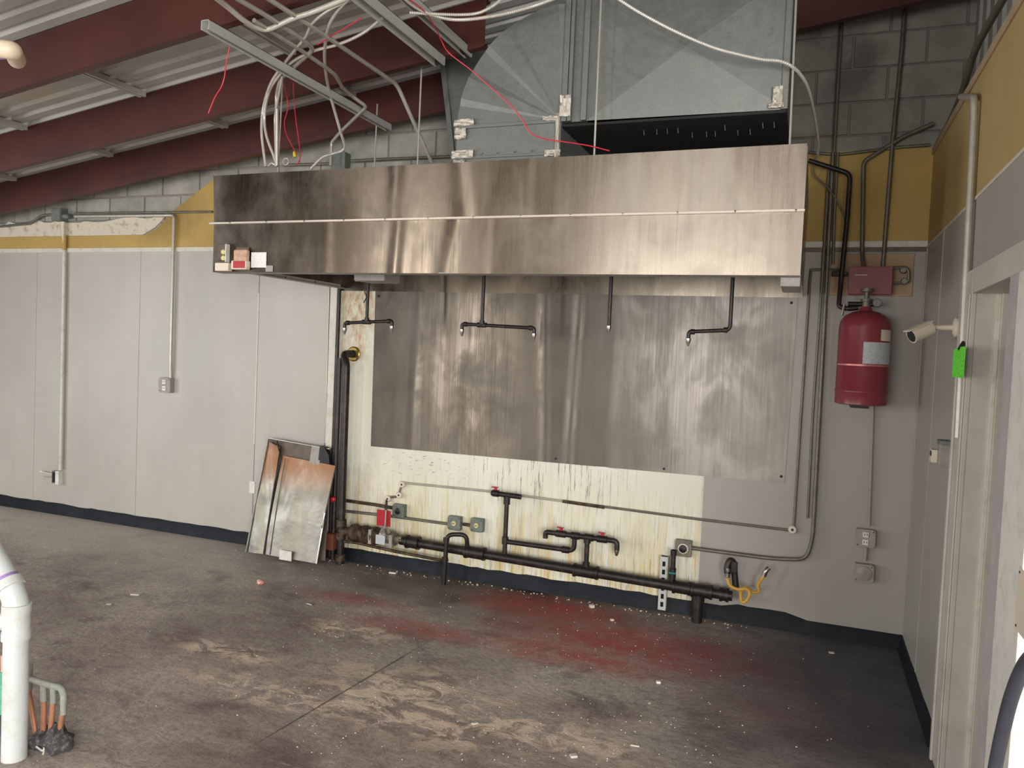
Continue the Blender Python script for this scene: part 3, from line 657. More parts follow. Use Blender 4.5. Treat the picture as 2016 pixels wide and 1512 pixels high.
# ------------------------------------------------------------------ BACKSPLASH
bs = thing('steel_backsplash', 'wide brushed stainless backsplash sheet screwed to the wall under the hood', 'backsplash', (-3.78, 0, .93))
f3 = wav(11, .0003, [(.46, .012, .003, -.02), (.53, .012, -.0034, .01), (.12, .012, .002, .01), (.2, .02, -.001, 0), (.62, .02, .001, 0), (.82, .05, .001, 0)])
MB().grid((-3.777, -.004, .925), (-.727, -.004, .945), (-.712, -.004, 2.146), (-3.785, -.004, 2.135), 260, 8, f3).build('sheet', STEELB, bs, smooth=60)
for px, py in ((1558, 596), (1538, 938), (1307, 923), (1094, 903), (745, 583)):
    q = at(px, py, -.006); MB().lathe(q, (0, -1, 0), [(.009, 0), (.008, .003), (.002, .006)], 10).build('screw', BLK, bs, smooth=True)
MB().prism([(-1.98, .925), (-1.78, .92), (-1.83, .934), (-1.9, .94), (-1.97, .938)], -.008, -.003).build('peeled_film', WHITE, bs)

# ------------------------------------------------------------------ NOZZLE DROPS
NY = -.65
def noz(tp, parent):
    tp = Vector(tp); o = MB().lathe(tp, (0, 0, -1), [(.009, 0), (.015, .004), (.015, .018), (.011, .03), (.005, .05)], 12).build('nozzle', STEELC, parent, smooth=True); return o
def drop(label, top, nodes, ends, tee=None):
    t_ = thing('nozzle_pipe', label, 'sprinkler pipe', top, 'fire nozzle pipes under the hood')
    MB().tube([top, nodes[0]], .0115, 12).build('drop_pipe', BLACKP, t_, smooth=True)
    if len(nodes) > 1 or ends:
        pass
    return t_
def P(px, py, Y=NY): return at(px, py, Y)
def ato(px, py, Y):
    # overhead runs hang clear below the beams
    p = at(px, py, Y)
    while p.z > roofz(p.x, 3.8)-.03 and Y > -2.6: Y -= .02; p = at(px, py, Y)
    return p
def plumb(p, z): return Vector((p.x, p.y, z))
zt = 2.27
sp = thing('supply_pipe', 'level black supply pipe inside the hood feeding the nozzle pipes', 'pipe', (-2.4, NY, zt))
MB().tube([(HX0+.001, NY, zt), (HX1-.001, NY, zt)], .0115, 12).build('tube', BLACKP, sp, smooth=True)
a = P(722, 634); t_ = thing('nozzle_pipe', 'black fire nozzle pipe, T-shaped, in front of the rusty board under the hood', 'sprinkler pipe', plumb(a, zt-.0), 'fire nozzle pipes under the hood')
def nozzle_arm(t_, a, arms):
    MB().tube([plumb(a, zt+.0), a], .0115, 12).build('drop_pipe', BLACKP, t_, smooth=True)
    for e in arms:
        e = Vector((e.x, a.y, e.z)); tip = e-Vector((0, 0, .03))
        MB().tube(fillet([a, e, tip], .025), .0115, 12).build('side_arm', BLACKP, t_, smooth=True)
        MB().tube([e+(a-e).normalized()*.035, e+(a-e).normalized()*.012], .016, 12).build('elbow_collar', BLACKP, t_, smooth=True)
        noz(tip, t_)
    MB().tube([a-Vector((.03, 0, 0)), a+Vector((.03, 0, 0))], .0165, 12).build('tee_fitting', BLACKP, t_, smooth=True)
    MB().tube([a, a+Vector((0, 0, .03))], .0165, 12).build('tee_neck', BLACKP, t_, smooth=True)
nozzle_arm(t_, a, [P(679, 636), P(772, 632)])
a = P(949, 640); t_ = thing('nozzle_pipe', 'black fire nozzle pipe with the widest cross arm and two chrome tips', 'sprinkler pipe', plumb(a, zt), 'fire nozzle pipes under the hood')
nozzle_arm(t_, a, [P(910, 638), P(1052, 646)])
a = P(1199, 640); t_ = thing('nozzle_pipe', 'single straight black fire nozzle pipe with one chrome tip', 'sprinkler pipe', plumb(a, zt), 'fire nozzle pipes under the hood')
MB().tube([plumb(a, zt), a], .0115, 12).build('drop_pipe', BLACKP, t_, smooth=True); noz(a, t_)
a = P(1437, 650); t_ = thing('nozzle_pipe', 'black fire nozzle pipe bent left into an L below the hood', 'sprinkler pipe', plumb(P(1441, 560), zt), 'fire nozzle pipes under the hood')
e = P(1356, 653); MB().tube(fillet([plumb(a, zt), a, Vector((e.x, a.y, e.z)), Vector((e.x, a.y, e.z-.035))], .03), .0115, 12).build('bent_pipe', BLACKP, t_, smooth=True)
MB().tube([a+Vector((-.035, 0, 0)), a+Vector((-.012, 0, 0))], .016, 12).build('elbow_collar', BLACKP, t_, smooth=True)
MB().tube([Vector((e.x+.012, a.y, e.z)), Vector((e.x+.035, a.y, e.z))], .016, 12).build('elbow_collar', BLACKP, t_, smooth=True)
noz(Vector((e.x, a.y, e.z-.035)), t_)

# ------------------------------------------------------------------ generic wall items
def pipe(name, label, cat, pts, r, mat, rad=.05, group=None, seg=12, smoothc=False, ridge=None, parent=None):
    pts = catmull(pts, 8) if smoothc else fillet(pts, rad)
    o = MB().tube(pts, r, seg, ridge).build(name, mat, parent, smooth=True if not ridge else 30)
    if label: tag(o, label, cat, group)
    return o
def strap(p, d, r, parent, mat=GREYW):
    # pipe strap around a wall pipe
    d = Vector(d).normalized(); return MB().tube([p-d*.01, p+d*.01], r+.004, 10).build('pipe_strap', mat, parent)
def square_box(name, label, cat, px, py, wpx, kind, mat=GREY, X=None, dep=.05, face=None):
    c = at(px, py, 0); hw = wpx
    t_ = thing(name, label, cat, (c.x, 0, c.z-hw))
    pts = []
    k = hw*.25
    poly = [(c.x-hw+k, c.z-hw), (c.x+hw-k, c.z-hw), (c.x+hw, c.z-hw+k), (c.x+hw, c.z+hw-k), (c.x+hw-k, c.z+hw), (c.x-hw+k, c.z+hw), (c.x-hw, c.z+hw-k), (c.x-hw, c.z-hw+k)]
    MB().box((c.x-hw*.97, -dep+.006, c.z-hw*.97), (c.x+hw*.97, -.001, c.z+hw*.97)).build('box_body', mat, t_, bevel=.003)
    MB().prism(poly, -dep, -dep+.006).build('cover_plate', mat, t_, bevel=.0015)
    f = Vector((c.x, -dep, c.z))
    if kind == 'round_black':
        MB().lathe(f, (0, -1, 0), [(hw*.62, 0), (hw*.62, .004), (hw*.56, .006)], 24).build('cover_ring', face or mat, t_, smooth=True)
        MB().lathe(f, (0, -1, 0), [(hw*.48, .002), (hw*.48, .009), (hw*.4, .012)], 20).build('twist_socket', BLK, t_, smooth=True)
    elif kind == 'round_ivory':
        s_ = MB().lathe(f, (0, -1, 0), [(hw*.36, 0), (hw*.36, .005), (hw*.3, .008)], 20).build('round_socket', SOCK, t_, smooth=True)
        for dx in (-.35, 0, .35): MB().box((f.x+dx*hw*.45-.002, f.y-.0095, f.z-hw*.12+dx*.006), (f.x+dx*hw*.45+.002, f.y-.0075, f.z+hw*.12)).build('slot', BLK, s_)
    elif kind == 'duplex':
        for dz in (-.42, .42):
            s_ = MB().box((f.x-hw*.3, f.y-.006, f.z+dz*hw-hw*.3), (f.x+hw*.3, f.y-.0, f.z+dz*hw+hw*.3)).build('socket', WHITE, t_, bevel=.004)
            for dx in (-.13, .13): MB().box((f.x+dx*hw-.0018, f.y-.0075, f.z+dz*hw-.004), (f.x+dx*hw+.0018, f.y-.005, f.z+dz*hw+.008)).build('slot', BLK, s_)
    elif kind == 'round_plain':
        MB().lathe(f, (0, -1, 0), [(hw*.8, 0), (hw*.8, .005), (hw*.7, .009)], 20).build('round_cover', mat, t_, smooth=True)
        MB().lathe(f+Vector((-.01, -.006, .0)), (0, -1, 0), [(hw*.35, 0), (hw*.35, .006), (hw*.25, .008)], 16).build('knockout', mat, t_, smooth=True)
    for sx_ in (-1, 1):
        MB().lathe(f+Vector((sx_*hw*.75, 0, sx_*hw*.75)), (0, -1, 0), [(.004, 0), (.003, .002)], 8).build('screw', BLK, t_)
    return t_
square_box('outlet_box', 'grey box with a black round twist socket, just above the red gas valve tag', 'outlet', 790, 1004, .05, 'round_black')
square_box('outlet_box', 'grey box with round ivory socket above the U-shaped pipe, left of a pair', 'outlet', 899, 1028, .052, 'round_ivory')
square_box('outlet_box', 'grey box with round ivory socket, right of a pair above the gas pipe', 'outlet', 943, 1032, .05, 'round_ivory')
square_box('outlet_box', 'pale box with black round socket at the right edge of the cream board', 'outlet', 1347, 1077, .055, 'round_black', EMTD, face=CREAMP)
square_box('outlet_box', 'grey box with white duplex socket below the red tank', 'outlet', 1703, 1057, .056, 'duplex', GREYW)
square_box('junction_box', 'painted grey box with a round blank cover, lowest under the red tank', 'junction box', 1700, 1125, .056, 'round_plain', GREYW)
square_box('outlet_box', 'small steel duplex outlet box at the end of the left conduit', 'outlet', 332, 758, .065, 'duplex', GREYW)
# left painted conduit and its boxes
c = at(124, 425, 0)
jb = thing('junction_box', 'dark grey junction box on the block wall above the left conduit', 'junction box', (c.x, 0, c.z-.06))
MB().box((c.x-.06, -.07, c.z-.055), (c.x+.055, .01, c.z+.06)).build('box_body', GREY, jb, bevel=.004)
MB().box((c.x-.056, -.075, c.z-.052), (c.x+.05, -.07, c.z+.056)).build('cover_plate', GREY, jb, bevel=.002)
MB().tube([(c.x+.055, -.035, c.z-.012), (c.x+.13, -.035, c.z-.012)], .024, 12).build('coupling', GREY, jb, smooth=True)
top = at(127, 437, -.025); bot = at(119, 925, -.03)
lc = thing('painted_conduit', 'pale painted conduit running down the left grey wall with a yellow band', 'conduit', (bot.x, -.03, bot.z))
MB().tube(fillet([Vector((top.x, -.035, top.z)), Vector((top.x, -.035, top.z-.1)), Vector((top.x+.01, -.028, top.z-.2)), Vector((bot.x, -.028, bot.z+.1)), bot], .04), .0165, 12).build('tube', TRIMW, lc, smooth=True)
MB().tube([Vector((top.x+.01, -.0285, 2.60)), Vector((top.x+.01, -.0285, 2.46))], .0175, 12).build('yellow_painted_section', YELLOW, lc, smooth=True)
c = at(117, 938, 0)
ob = thing('outlet_box', 'broken white outlet box with dark opening at the foot of the left conduit', 'outlet', (c.x, 0, c.z-.06))
MB().box((c.x-.045, -.045, c.z-.06), (c.x+.04, -.001, c.z+.055)).build('box_body', GREY, ob, bevel=.003)
MB().box((c.x+.012, -.055, c.z-.065), (c.x+.055, -.002, c.z+.06)).build('bent_cover', WHITE, ob, bevel=.003)
MB().box((c.x-.034, -.0475, c.z-.05), (c.x+.008, -.0455, c.z+.045)).build('dark_opening', DARK, ob)
MB().tube(catmull([(c.x-.03, -.03, c.z+.02), (c.x-.1, -.05, c.z+.03), (c.x-.17, -.04, c.z+.035)]), .004, 6).build('loose_wire', WHITE, ob)
MB().tube(catmull([(c.x-.03, -.03, c.z), (c.x-.09, -.05, c.z-.01), (c.x-.15, -.04, c.z-.005)]), .003, 6).build('loose_wire', GREYW, ob)
for k in (0,): MB().lathe((c.x-.17, -.04, c.z+.035), (-1, 0, 0), [(.006, 0), (.01, .01), (.008, .03)], 8).build('wire_cap', WHITE, ob)
a = at(148, 426, -.03); b_ = at(330, 424, -.03); e0 = at(342, 450, -.03); e1 = at(336, 746, -.02)
pipe('conduit', 'steel conduit from the block wall bending down to the small outlet', 'conduit', [a, b_, Vector((e0.x, -.03, b_.z)), Vector((e1.x+.0, -.026, e1.z+.15)), e1], .0135, EMT, .09)
a2 = at(148, 420, -.02); pipe('conduit', 'thin upper conduit running level along the block wall', 'conduit', [Vector((a2.x, -.02, a2.z)), at(340, 418, -.02), at(418, 417, -.02)], .009, EMTD)
pipe('conduit', 'bent grey conduit stub left of the dark junction box', 'conduit', [at(110, 422, -.03), at(82, 424, -.03), at(60, 440, -.02), at(0, 446, -.02)], .011, EMTD, .04)
c = at(497, 959, 0); MBs = MB().box((c.x-.028, -.006, c.z-.05), (c.x+.028, -.001, c.z+.05)).build('wall_plate', WHITE, bevel=.003)
tag(MBs, 'small white cracked wall plate beside the leaning metal sheets', 'wall plate')

# ------------------------------------------------------------------ GAS PIPING
GY = -.12
gm = thing('gas_manifold', 'thick black greasy gas pipe with tees and valves along the foot of the wall', 'gas pipe', (-3.75, GY, .2))
def gl(x): return .262+(x+3.75)*(.205-.262)/2.75
def G(px, py, Y=GY): return at(px, py, Y)
A = Vector((-3.42, GY, gl(-3.42))); Bp = Vector((-1.0, GY, gl(-1.0)))
MB().tube([A, Bp], .033, 16).build('main_pipe', BLACKP, gm, smooth=True)
for px, w_, r_ in ((812, .045, .045), (935, .07, .043), (1155, .08, .042), (1345, .05, .041), (1385, .06, .043), (1430, .02, .04)):
    x = G(px, 1100).x; MB().tube([(x-w_, GY, gl(x-w_)), (x+w_, GY, gl(x+w_))], r_, 16).build('coupling', BLACKP, gm, smooth=True)
    for sg in (-1, 1): MB().tube([(x+sg*w_-.008, GY, gl(x)), (x+sg*w_+.008, GY, gl(x))], r_+.005, 16).build('coupling_bead', BLACKP, gm, smooth=True)
# leg at the right
x = G(1375, 1165).x
MB().tube([(x, GY, gl(x)), (x, GY, .0)], .034, 14).build('support_leg', BLACKP, gm, smooth=True)
MB().tube([(x, GY, gl(x)-.03), (x, GY, gl(x)-.075)], .043, 14).build('tee_neck', BLACKP, gm, smooth=True)
# greasy ribbed union and shutoff valve
x0, x1 = -3.86, -3.60
rs = []; pp = []
for i in range(25):
    u = i/24; pp.append(Vector((x0+(x1-x0)*u, GY, gl(-3.7)+.0))); rs.append(.05+(.01 if i % 2 else 0)+.012*math.sin(u*9)**2)
MB().tube(pp, rs, 14).build('greasy_union', GREASE, gm, smooth=True)
v0 = G(756, 1060); zc = gl(v0.x)
vb = MB().lathe((v0.x-.1, GY, zc), (1, 0, 0), [(.052, 0), (.052, .03), (.04, .035), (.044, .1), (.04, .165), (.052, .17), (.052, .2), (.03, .2), (.034, .26)], 8).build('valve_body', simple('old_brass_body', (128, 118, 96), .5, .5, .2, 25, .2), gm)
MB().lathe((v0.x, GY, zc+.03), (0, 0, 1), [(.05, 0), (.042, .02), (.018, .055), (.014, .07)], 16).build('bonnet', STEELC, vb, smooth=True)
MB().box((v0.x-.04, GY-.056, zc-.04), (v0.x+.04, GY-.05, zc+.03)).build('valve_label', LABEL, vb)
MB().box((v0.x-.105, GY-.06, zc-.05), (v0.x-.08, GY+.04, zc+.06)).build('flange', GREYW, vb, bevel=.003)
MB().box((v0.x+.075, GY-.06, zc-.055), (v0.x+.1, GY+.04, zc+.04)).build('flange', GREYW, vb, bevel=.003)
# thin greasy pipe below
MB().tube(fillet([G(670, 1065), G(700, 1068), G(775, 1085), G(862, 1102), Vector((G(872, 1104).x, -.04, .13))], .03), .012, 10).build('thin_lower_pipe', GREASE, gm, smooth=True)
# u branch
a = G(880, 1052, -.2); zc = a.z; xa = G(880, 1052, -.2).x; xb = G(921, 1052, -.13).x
fl = atz(872, 1142)
MB().tube(fillet([(xa-.01, -.2, .0), (xa, -.2, zc), (xb, -.15, zc+.005), (xb, GY, gl(xb))], .05), .0165, 12).build('u_branch', BLACKP, gm, smooth=True)
for q in ((xa-.004, -.2, zc-.055), (xa-.008, -.2, .17)): MB().tube([Vector(q), Vector(q)+Vector((0, 0, .03))], .023, 12).build('coupling', BLACKP, gm, smooth=True)
# riser 2 with cross tee and red handle
def handle(c, parent, s_=.02):
    h = MB().box((c[0]-.03, c[1]-.012, c[2]), (c[0]+.018, c[1]+.012, c[2]+.007)).build('valve_handle', REDP, parent, bevel=.002)
    MB().lathe((c[0], c[1], c[2]-.016), (0, 0, 1), [(.011, 0), (.011, .016)], 10).build('valve_stem', REDP, h, smooth=True)
r0 = G(1000, 985); r1 = G(991, 1100); xr = (r0.x+r1.x)/2
MB().tube([(xr, GY, gl(xr)), (xr, GY, r0.z+.03)], .0165, 12).build('riser', BLACKP, gm, smooth=True)
a = G(968, 969); b_ = G(1026, 977)
MB().tube([(a.x, GY, r0.z+.04), (b_.x, GY, r0.z+.035)], .019, 12).build('cross_tee', BLACKP, gm, smooth=True)
MB().tube([(a.x+.01, GY, r0.z+.04), (a.x+.055, GY, r0.z+.04)], .025, 10).build('ball_valve', BLACKP, gm, smooth=True)
handle((a.x+.03, GY, r0.z+.08), gm)
MB().tube([(xr, GY, r0.z-.03), (xr, GY, r0.z+.02)], .024, 12).build('tee_neck', BLACKP, gm, smooth=True)
MB().tube([(xr, GY, gl(xr)+.1), (xr, GY, gl(xr)+.15)], .024, 12).build('tee_neck', BLACKP, gm, smooth=True)
hz = gl(xr)+.118; xe = G(1130, 1085).x; zz = G(1130, 1056).z
MB().tube(fillet([(xr, GY, hz), (xe, GY, hz-.0), (xe, GY, zz)], .04), .0175, 12).build('lower_arm', BLACKP, gm, smooth=True)
MB().tube([(xe-.035, GY, hz), (xe-.085, GY, hz)], .024, 12).build('coupling', BLACKP, gm, smooth=True)
a = G(1074, 1052); b_ = G(1215, 1068); zz += .006
MB().tube(fillet([(a.x, GY-.0, zz-.045), (a.x, GY, zz), (b_.x, GY, zz), (b_.x, GY, zz-.06)], .045), .0185, 12).build('upper_arm', BLACKP, gm, smooth=True)
MB().lathe((b_.x, GY, zz-.06), (0, 0, -1), [(.018, 0), (.018, .012), (.008, .04)], 10).build('steel_tip', STEELC, gm, smooth=True)
for px in (1104, 1186):
    x = G(px, 1055).x; MB().tube([(x-.035, GY, zz), (x+.035, GY, zz)], .025, 10).build('ball_valve', BLACKP, gm, smooth=True); handle((x, GY, zz+.04), gm)
x = G(1155, 1090).x
MB().tube([(x, GY, zz), (x, GY, gl(x))], .0175, 12).build('riser', BLACKP, gm, smooth=True)
for zq in (zz-.04, gl(x)+.035): MB().tube([(x, GY, zq), (x, GY, zq+.03)], .025, 12).build('coupling', BLACKP, gm, smooth=True)
for px in (1133, 1160): 
    x_ = G(px, 1055).x; MB().tube([(x_-.03, GY, zz), (x_+.03, GY, zz)], .025, 12).build('tee_fitting', BLACKP, gm, smooth=True)
# small valve with teal handle
x = G(1325, 1110).x
MB().tube([(x, GY, gl(x)), (x, GY, G(1326, 1083).z)], .017, 12).build('riser', BLACKP, gm, smooth=True)
MB().tube([(x, GY, gl(x)+.05), (x, GY, gl(x)+.12)], .023, 10).build('ball_valve', BLACKP, gm, smooth=True)
MB().box((x-.02, GY-.04, gl(x)+.088), (x+.024, GY-.02, gl(x)+.1)).build('teal_handle', TEAL, gm, bevel=.002)
MB().tube([(x, GY, G(1326, 1083).z), (x, GY, G(1326, 1083).z-.035)], .021, 12).build('cap', BLACKP, gm, smooth=True)
# slotted strut bracket
a, b_ = G(1308, 1096, -.05), G(1303, 1200, -.05)
br = thing('strut_bracket', 'upright slotted galvanized bracket behind the gas pipe', 'bracket', (a.x, -.05, b_.z))
b = MB(); b.box((a.x-.026, -.05, .02), (a.x-.021, -.0, a.z)); b.box((a.x+.021, -.05, .02), (a.x+.026, -.0, a.z)); b.build('channel_sides', GALVL, br)
b = MB(); z = .02
while z < a.z-.05:
    b.box((a.x-.026, -.054, z), (a.x+.026, -.05, z+.022)); b.box((a.x-.026, -.054, z+.022), (a.x-.01, -.05, z+.055)); b.box((a.x+.01, -.054, z+.022), (a.x+.026, -.05, z+.055)); z += .055
b.box((a.x-.026, -.054, z), (a.x+.026, -.05, a.z)); b.build('slotted_face', GALVL, br)
MB().box((a.x-.02, -.03, .02), (a.x+.02, -.025, a.z)).build('dark_inside', DARK, br)
# yellow hose and black fitting
fh = thing('gas_hose', 'yellow coated gas hose looped over the right end of the pipe', 'hose', G(1450, 1190, -.17))
hk = catmull([G(1432, 1138, -.17), G(1437, 1152, -.17), G(1452, 1160, -.18), G(1470, 1160, -.2), G(1476, 1170, -.2), G(1468, 1184, -.19), G(1460, 1183, -.18), G(1459, 1165, -.17), G(1468, 1157, -.16), G(1484, 1166, -.17), G(1494, 1164, -.17), G(1493, 1150, -.17), G(1504, 1134, -.17)], 8)
MB().tube(hk, .0115, 10, .011).build('corrugated_tube', YHOSE, fh, smooth=30)
MB().tube(catmull([G(1504, 1134, -.17), G(1508, 1124, -.17), G(1514, 1118, -.16)]), .015, 10).build('end_fitting', STEELC, fh, smooth=True)
vf = thing('hose_valve', 'black hooked gas fitting with foil standing above the yellow hose', 'pipe fitting', G(1442, 1150, -.15))
MB().tube(catmull([G(1449, 1160, -.14), G(1446, 1128, -.14), G(1444, 1108, -.14), G(1437, 1104, -.15), G(1432, 1116, -.16), G(1432, 1130, -.17)]), .021, 12).build('hook_pipe', BLACKP, vf, smooth=True)
MB().tube([G(1433, 1118, -.17), G(1432, 1136, -.17)], .017, 10).build('silver_coupling', STEELC, vf, smooth=True)
MB().box(tuple(G(1437, 1128, -.165)), tuple(G(1453, 1106, -.15))).build('valve_block', BLACKP, vf, bevel=.006)

# tall risers at the left of the board
tr = thing('gas_riser', 'tall glossy black gas pipe rising to a wall flange beside the white trim', 'gas pipe', (-3.99, -.1, 0))
e = at(697, 697, 0); xr = -3.905
base = at(669, 1040, -.12)
MB().tube(fillet([Vector((e.x, .0, e.z)), Vector((e.x-.03, -.1, e.z)), Vector((at(683, 730, -.12).x, -.13, e.z-.08)), Vector((at(670, 1090, -.12).x, -.12, .0))], .07), .03, 16).build('pipe', BLACKP, tr, smooth=True)
MB().lathe((e.x, -.002, e.z), (0, -1, 0), [(.058, 0), (.058, .008), (.05, .014), (.034, .012)], 28).build('wall_flange', BRASS, tr, smooth=True)
for zq in (.03, .2, .3): MB().tube([Vector((at(671, 1060, -.12).x, -.12, zq)), Vector((at(671, 1060, -.12).x, -.12, zq+.05))], .04, 16).build('coupling', GREASE, tr, smooth=True)
MB().tube([Vector((at(671, 1052, -.12).x, -.12, .262)), Vector((-3.84, -.12, .262))], .036, 14).build('side_outlet', GREASE, tr, smooth=True)
tp = at(661, 575, -.02)
tq = thing('black_pipe', 'slim black pipe standing tight against the white corner trim', 'pipe', (-4.06, -.04, 0))
MB().tube([(-4.095, -.03, 2.14), (-4.095, -.04, .02)], .016, 10).build('tube', BLACKP, tq, smooth=True)
MB().tube([(-4.05, -.06, 1.6), (-4.04, -.08, .02)], .02, 10).build('parallel_tube', BLACKP, tq, smooth=True)
q = at(657, 983, -.11); MB().lathe(q, (0, -1, 0), [(.022, 0), (.02, .02), (.01, .026)], 10).build('red_knob', REDP, tq, smooth=True)
q = at(655, 1062, -.1); tag(MB().box((q.x-.04, -.14, q.z-.08), (q.x+.03, -.08, q.z+.05)).build('rust_block', ORANGE, bevel=.01), 'rusty orange block low behind the tall black gas pipe', 'scrap')
pipe('thin_conduit', 'pair of thin steel lines beside the white corner trim', 'conduit', [at(648, 572, -.01), at(640, 872, -.01)], .004, EMT)
# conduits across the cream board
pipe('conduit', 'dirty upper conduit running to the black round socket box', 'conduit', [at(676, 985, -.02), at(740, 994, -.02), at(778, 1001, -.02)], .0125, GREASE)
pipe('conduit', 'dirty lower conduit linking to the pair of ivory sockets', 'conduit', [at(676, 1006, -.02), at(760, 1015, -.02), at(885, 1032, -.02)], .0105, EMTD)
pipe('conduit', 'short conduit stub between the two ivory socket boxes', 'conduit', [at(912, 1032, -.02), at(930, 1035, -.02)], .012, GREASE)
# cable run with corner pulleys
cr = thing('cable_conduit', 'thin grey cable conduit crossing the cream board with round corner pulleys', 'conduit', at(763, 1000, 0))
def pul(px, py, rad=.024):
    q = at(px, py, -.03); o = MB().lathe((q.x, -.008, q.z), (0, -1, 0), [(rad, 0), (rad, .02), (rad*.85, .026)], 18).build('corner_pulley', CREAMP, cr, smooth=True)
    MB().lathe((q.x, -.033, q.z), (0, -1, 0), [(rad*.35, 0), (rad*.3, .004)], 10).build('pulley_screw', BLK, o)
for px, py in ((763, 982), (785, 975), (791, 954)): pul(px, py)
pul(1560, 1043, .026)
def cseg(a, b_, r=.0085, mat=EMTD): MB().tube([a, b_], r, 8).build('tube', mat, cr, smooth=True)
cseg(at(758, 1040, -.16), at(760, 1004, -.155), .007, STEELC); cseg(at(760, 1004, -.155), at(761, 984, -.02), .009, GREASE)
cseg(at(768, 979, -.018), at(780, 978, -.018)); cseg(at(786, 970, -.018), at(790, 958, -.018))
cseg(at(797, 951, -.018), at(968, 968, -.018), .0085, EMT); cseg(at(1026, 976, -.018), at(1170, 995, -.018), .0085, EMT)
cseg(at(1170, 995, -.018), at(1380, 1023, -.018), .0085); cseg(at(1380, 1023, -.018), at(1554, 1044, -.018), .0085)
MB().tube([at(1108, 987, -.024), at(1190, 999, -.024)], .0115, 8).build('rusty_sleeve', GREASE, cr)
cseg(at(1563, 1036, -.018), at(1594, 560, -.018), .0085, EMTD); cseg(at(1594, 560, -.018), at(1597, 530, -.018), .0085)
cseg(at(1597, 531, -.018), at(1660, 531, -.018), .0085)
rt = MB().box(tuple(at(741, 1034, -.14)), tuple(at(770, 1006, -.135))).build('red_tag', REDP, bevel=.002)
tag(rt, 'square red plastic tag hanging on the gas shutoff valve', 'tag')

# conduit B to the right socket box
pipe('conduit', 'grey conduit dropping beside the backsplash and curving left to the round socket', 'conduit', [at(1640, 300, -.03), at(1627, 560, -.03), at(1600, 1060, -.03), at(1588, 1102, -.03), at(1520, 1100, -.03), at(1361, 1079, -.03)], .0125, EMTD, .12)
pipe('conduit', 'slim conduit right beside the hood end, leftmost of the bundle', 'conduit', [at(1632, 330, -.03), at(1618, 560, -.03), at(1600, 820, -.03), at(1590, 1020, -.02)], .008, EMTD)
pipe('conduit', 'pale thin conduit in the bundle above the red box', 'conduit', [at(1650, 300, -.04), at(1643, 420, -.04), at(1640, 520, -.04)], .009, EMTD)
pipe('conduit', 'tall thin pipe climbing the dark block wall at the top right, left of two', 'conduit', [at(1660, 0, -.03), at(1650, 160, -.03), at(1642, 300, -.03)], .011, EMTD)
pipe('conduit', 'tall pipe on the dark block wall down to the red box, right of two', 'conduit', [at(1782, 0, -.03), at(1775, 100, -.03), at(1757, 280, -.03), at(1738, 525, -.03)], .0125, EMTD)
pipe('conduit', 'bent grey pipe coming from the upper right and dropping onto the red box', 'conduit', [at(1838, 243, -.03), at(1780, 268, -.03), at(1700, 318, -.03), at(1697, 500, -.04), at(1700, 526, -.1)], .0125, EMTD, .03)
pipe('suppression_pipe', 'black pipe from behind the hood down to the red tank valve', 'pipe', [at(1592, 316, -.1), at(1674, 342, -.1), at(1668, 430, -.1), at(1655, 560, -.12), at(1651, 604, -.16), at(1668, 608, -.17), at(1690, 606, -.17)], .0145, BLACKP, .04)
pipe('flexible_cable', 'thin cable looping down past the hood end toward the black pipe', 'cable', [at(1610, 300, -.08), at(1602, 340, -.06), at(1630, 370, -.05), at(1660, 420, -.04), at(1663, 480, -.04), at(1652, 545, -.04)], .005, EMTD, smoothc=True)
pipe('conduit', 'level conduit across the top of the yellow strip at the right', 'conduit', [at(1592, 300, -.02), at(1650, 305, -.02), at(1760, 291, -.02), at(1830, 285, -.02)], .009, EMTD)
# control box with mounting board
bd = MB().box(tuple(Vector((at(1632, 582).x, -.016, at(1632, 582).z))), (at(1800, 500).x, -.001, at(1800, 500).z)).build('plywood_backboard', WOOD, bevel=.002)
tag(bd, 'tan plywood board on the wall behind the red control box', 'board')
p0, p1 = at(1670, 578, -.12), at(1757, 526, -.12)
cb = thing('control_box', 'dull red rectangular fire suppression control box on the plywood board', 'control box', (p0.x, -.12, p0.z))
MB().box((p0.x, -.12, p0.z), (p1.x, -.018, p1.z)).build('housing', BOXR, cb, bevel=.004)
MB().box((p0.x-.004, -.127, p0.z-.003), (p1.x+.004, -.119, p1.z+.004)).build('cover', BOXR, cb, bevel=.003)
MB().box((p0.x+.03, -.129, p1.z-.05), (p0.x+.1, -.1265, p1.z-.046)).build('nameplate_edge', CREAMP, cb)
MB().tube(fillet([at(1757, 527, -.06), at(1788, 526, -.06), at(1790, 556, -.06), at(1757, 558, -.06)], .03), .0085, 8).build('side_loop_pipe', EMTD, cb, smooth=True)
for px, py in ((1778, 532), (1780, 554)):
    q = at(px, py, -.06); MB().lathe(q, (0, -1, 0), [(.018, -.01), (.02, 0), (.016, .014)], 14).build('loop_pulley', EMTD, cb, smooth=True)
q = at(1651, 540, -.06); MB().box((q.x-.04, -.09, q.z-.012), (q.x+.05, -.04, q.z+.015)).build('side_fitting', GREASE, cb, bevel=.004)
MB().tube([at(1668, 300, -.05)+Vector((0, 0, -9)), at(1668, 300, -.05)+Vector((0, 0, -9.01))], .001, 4) if False else None
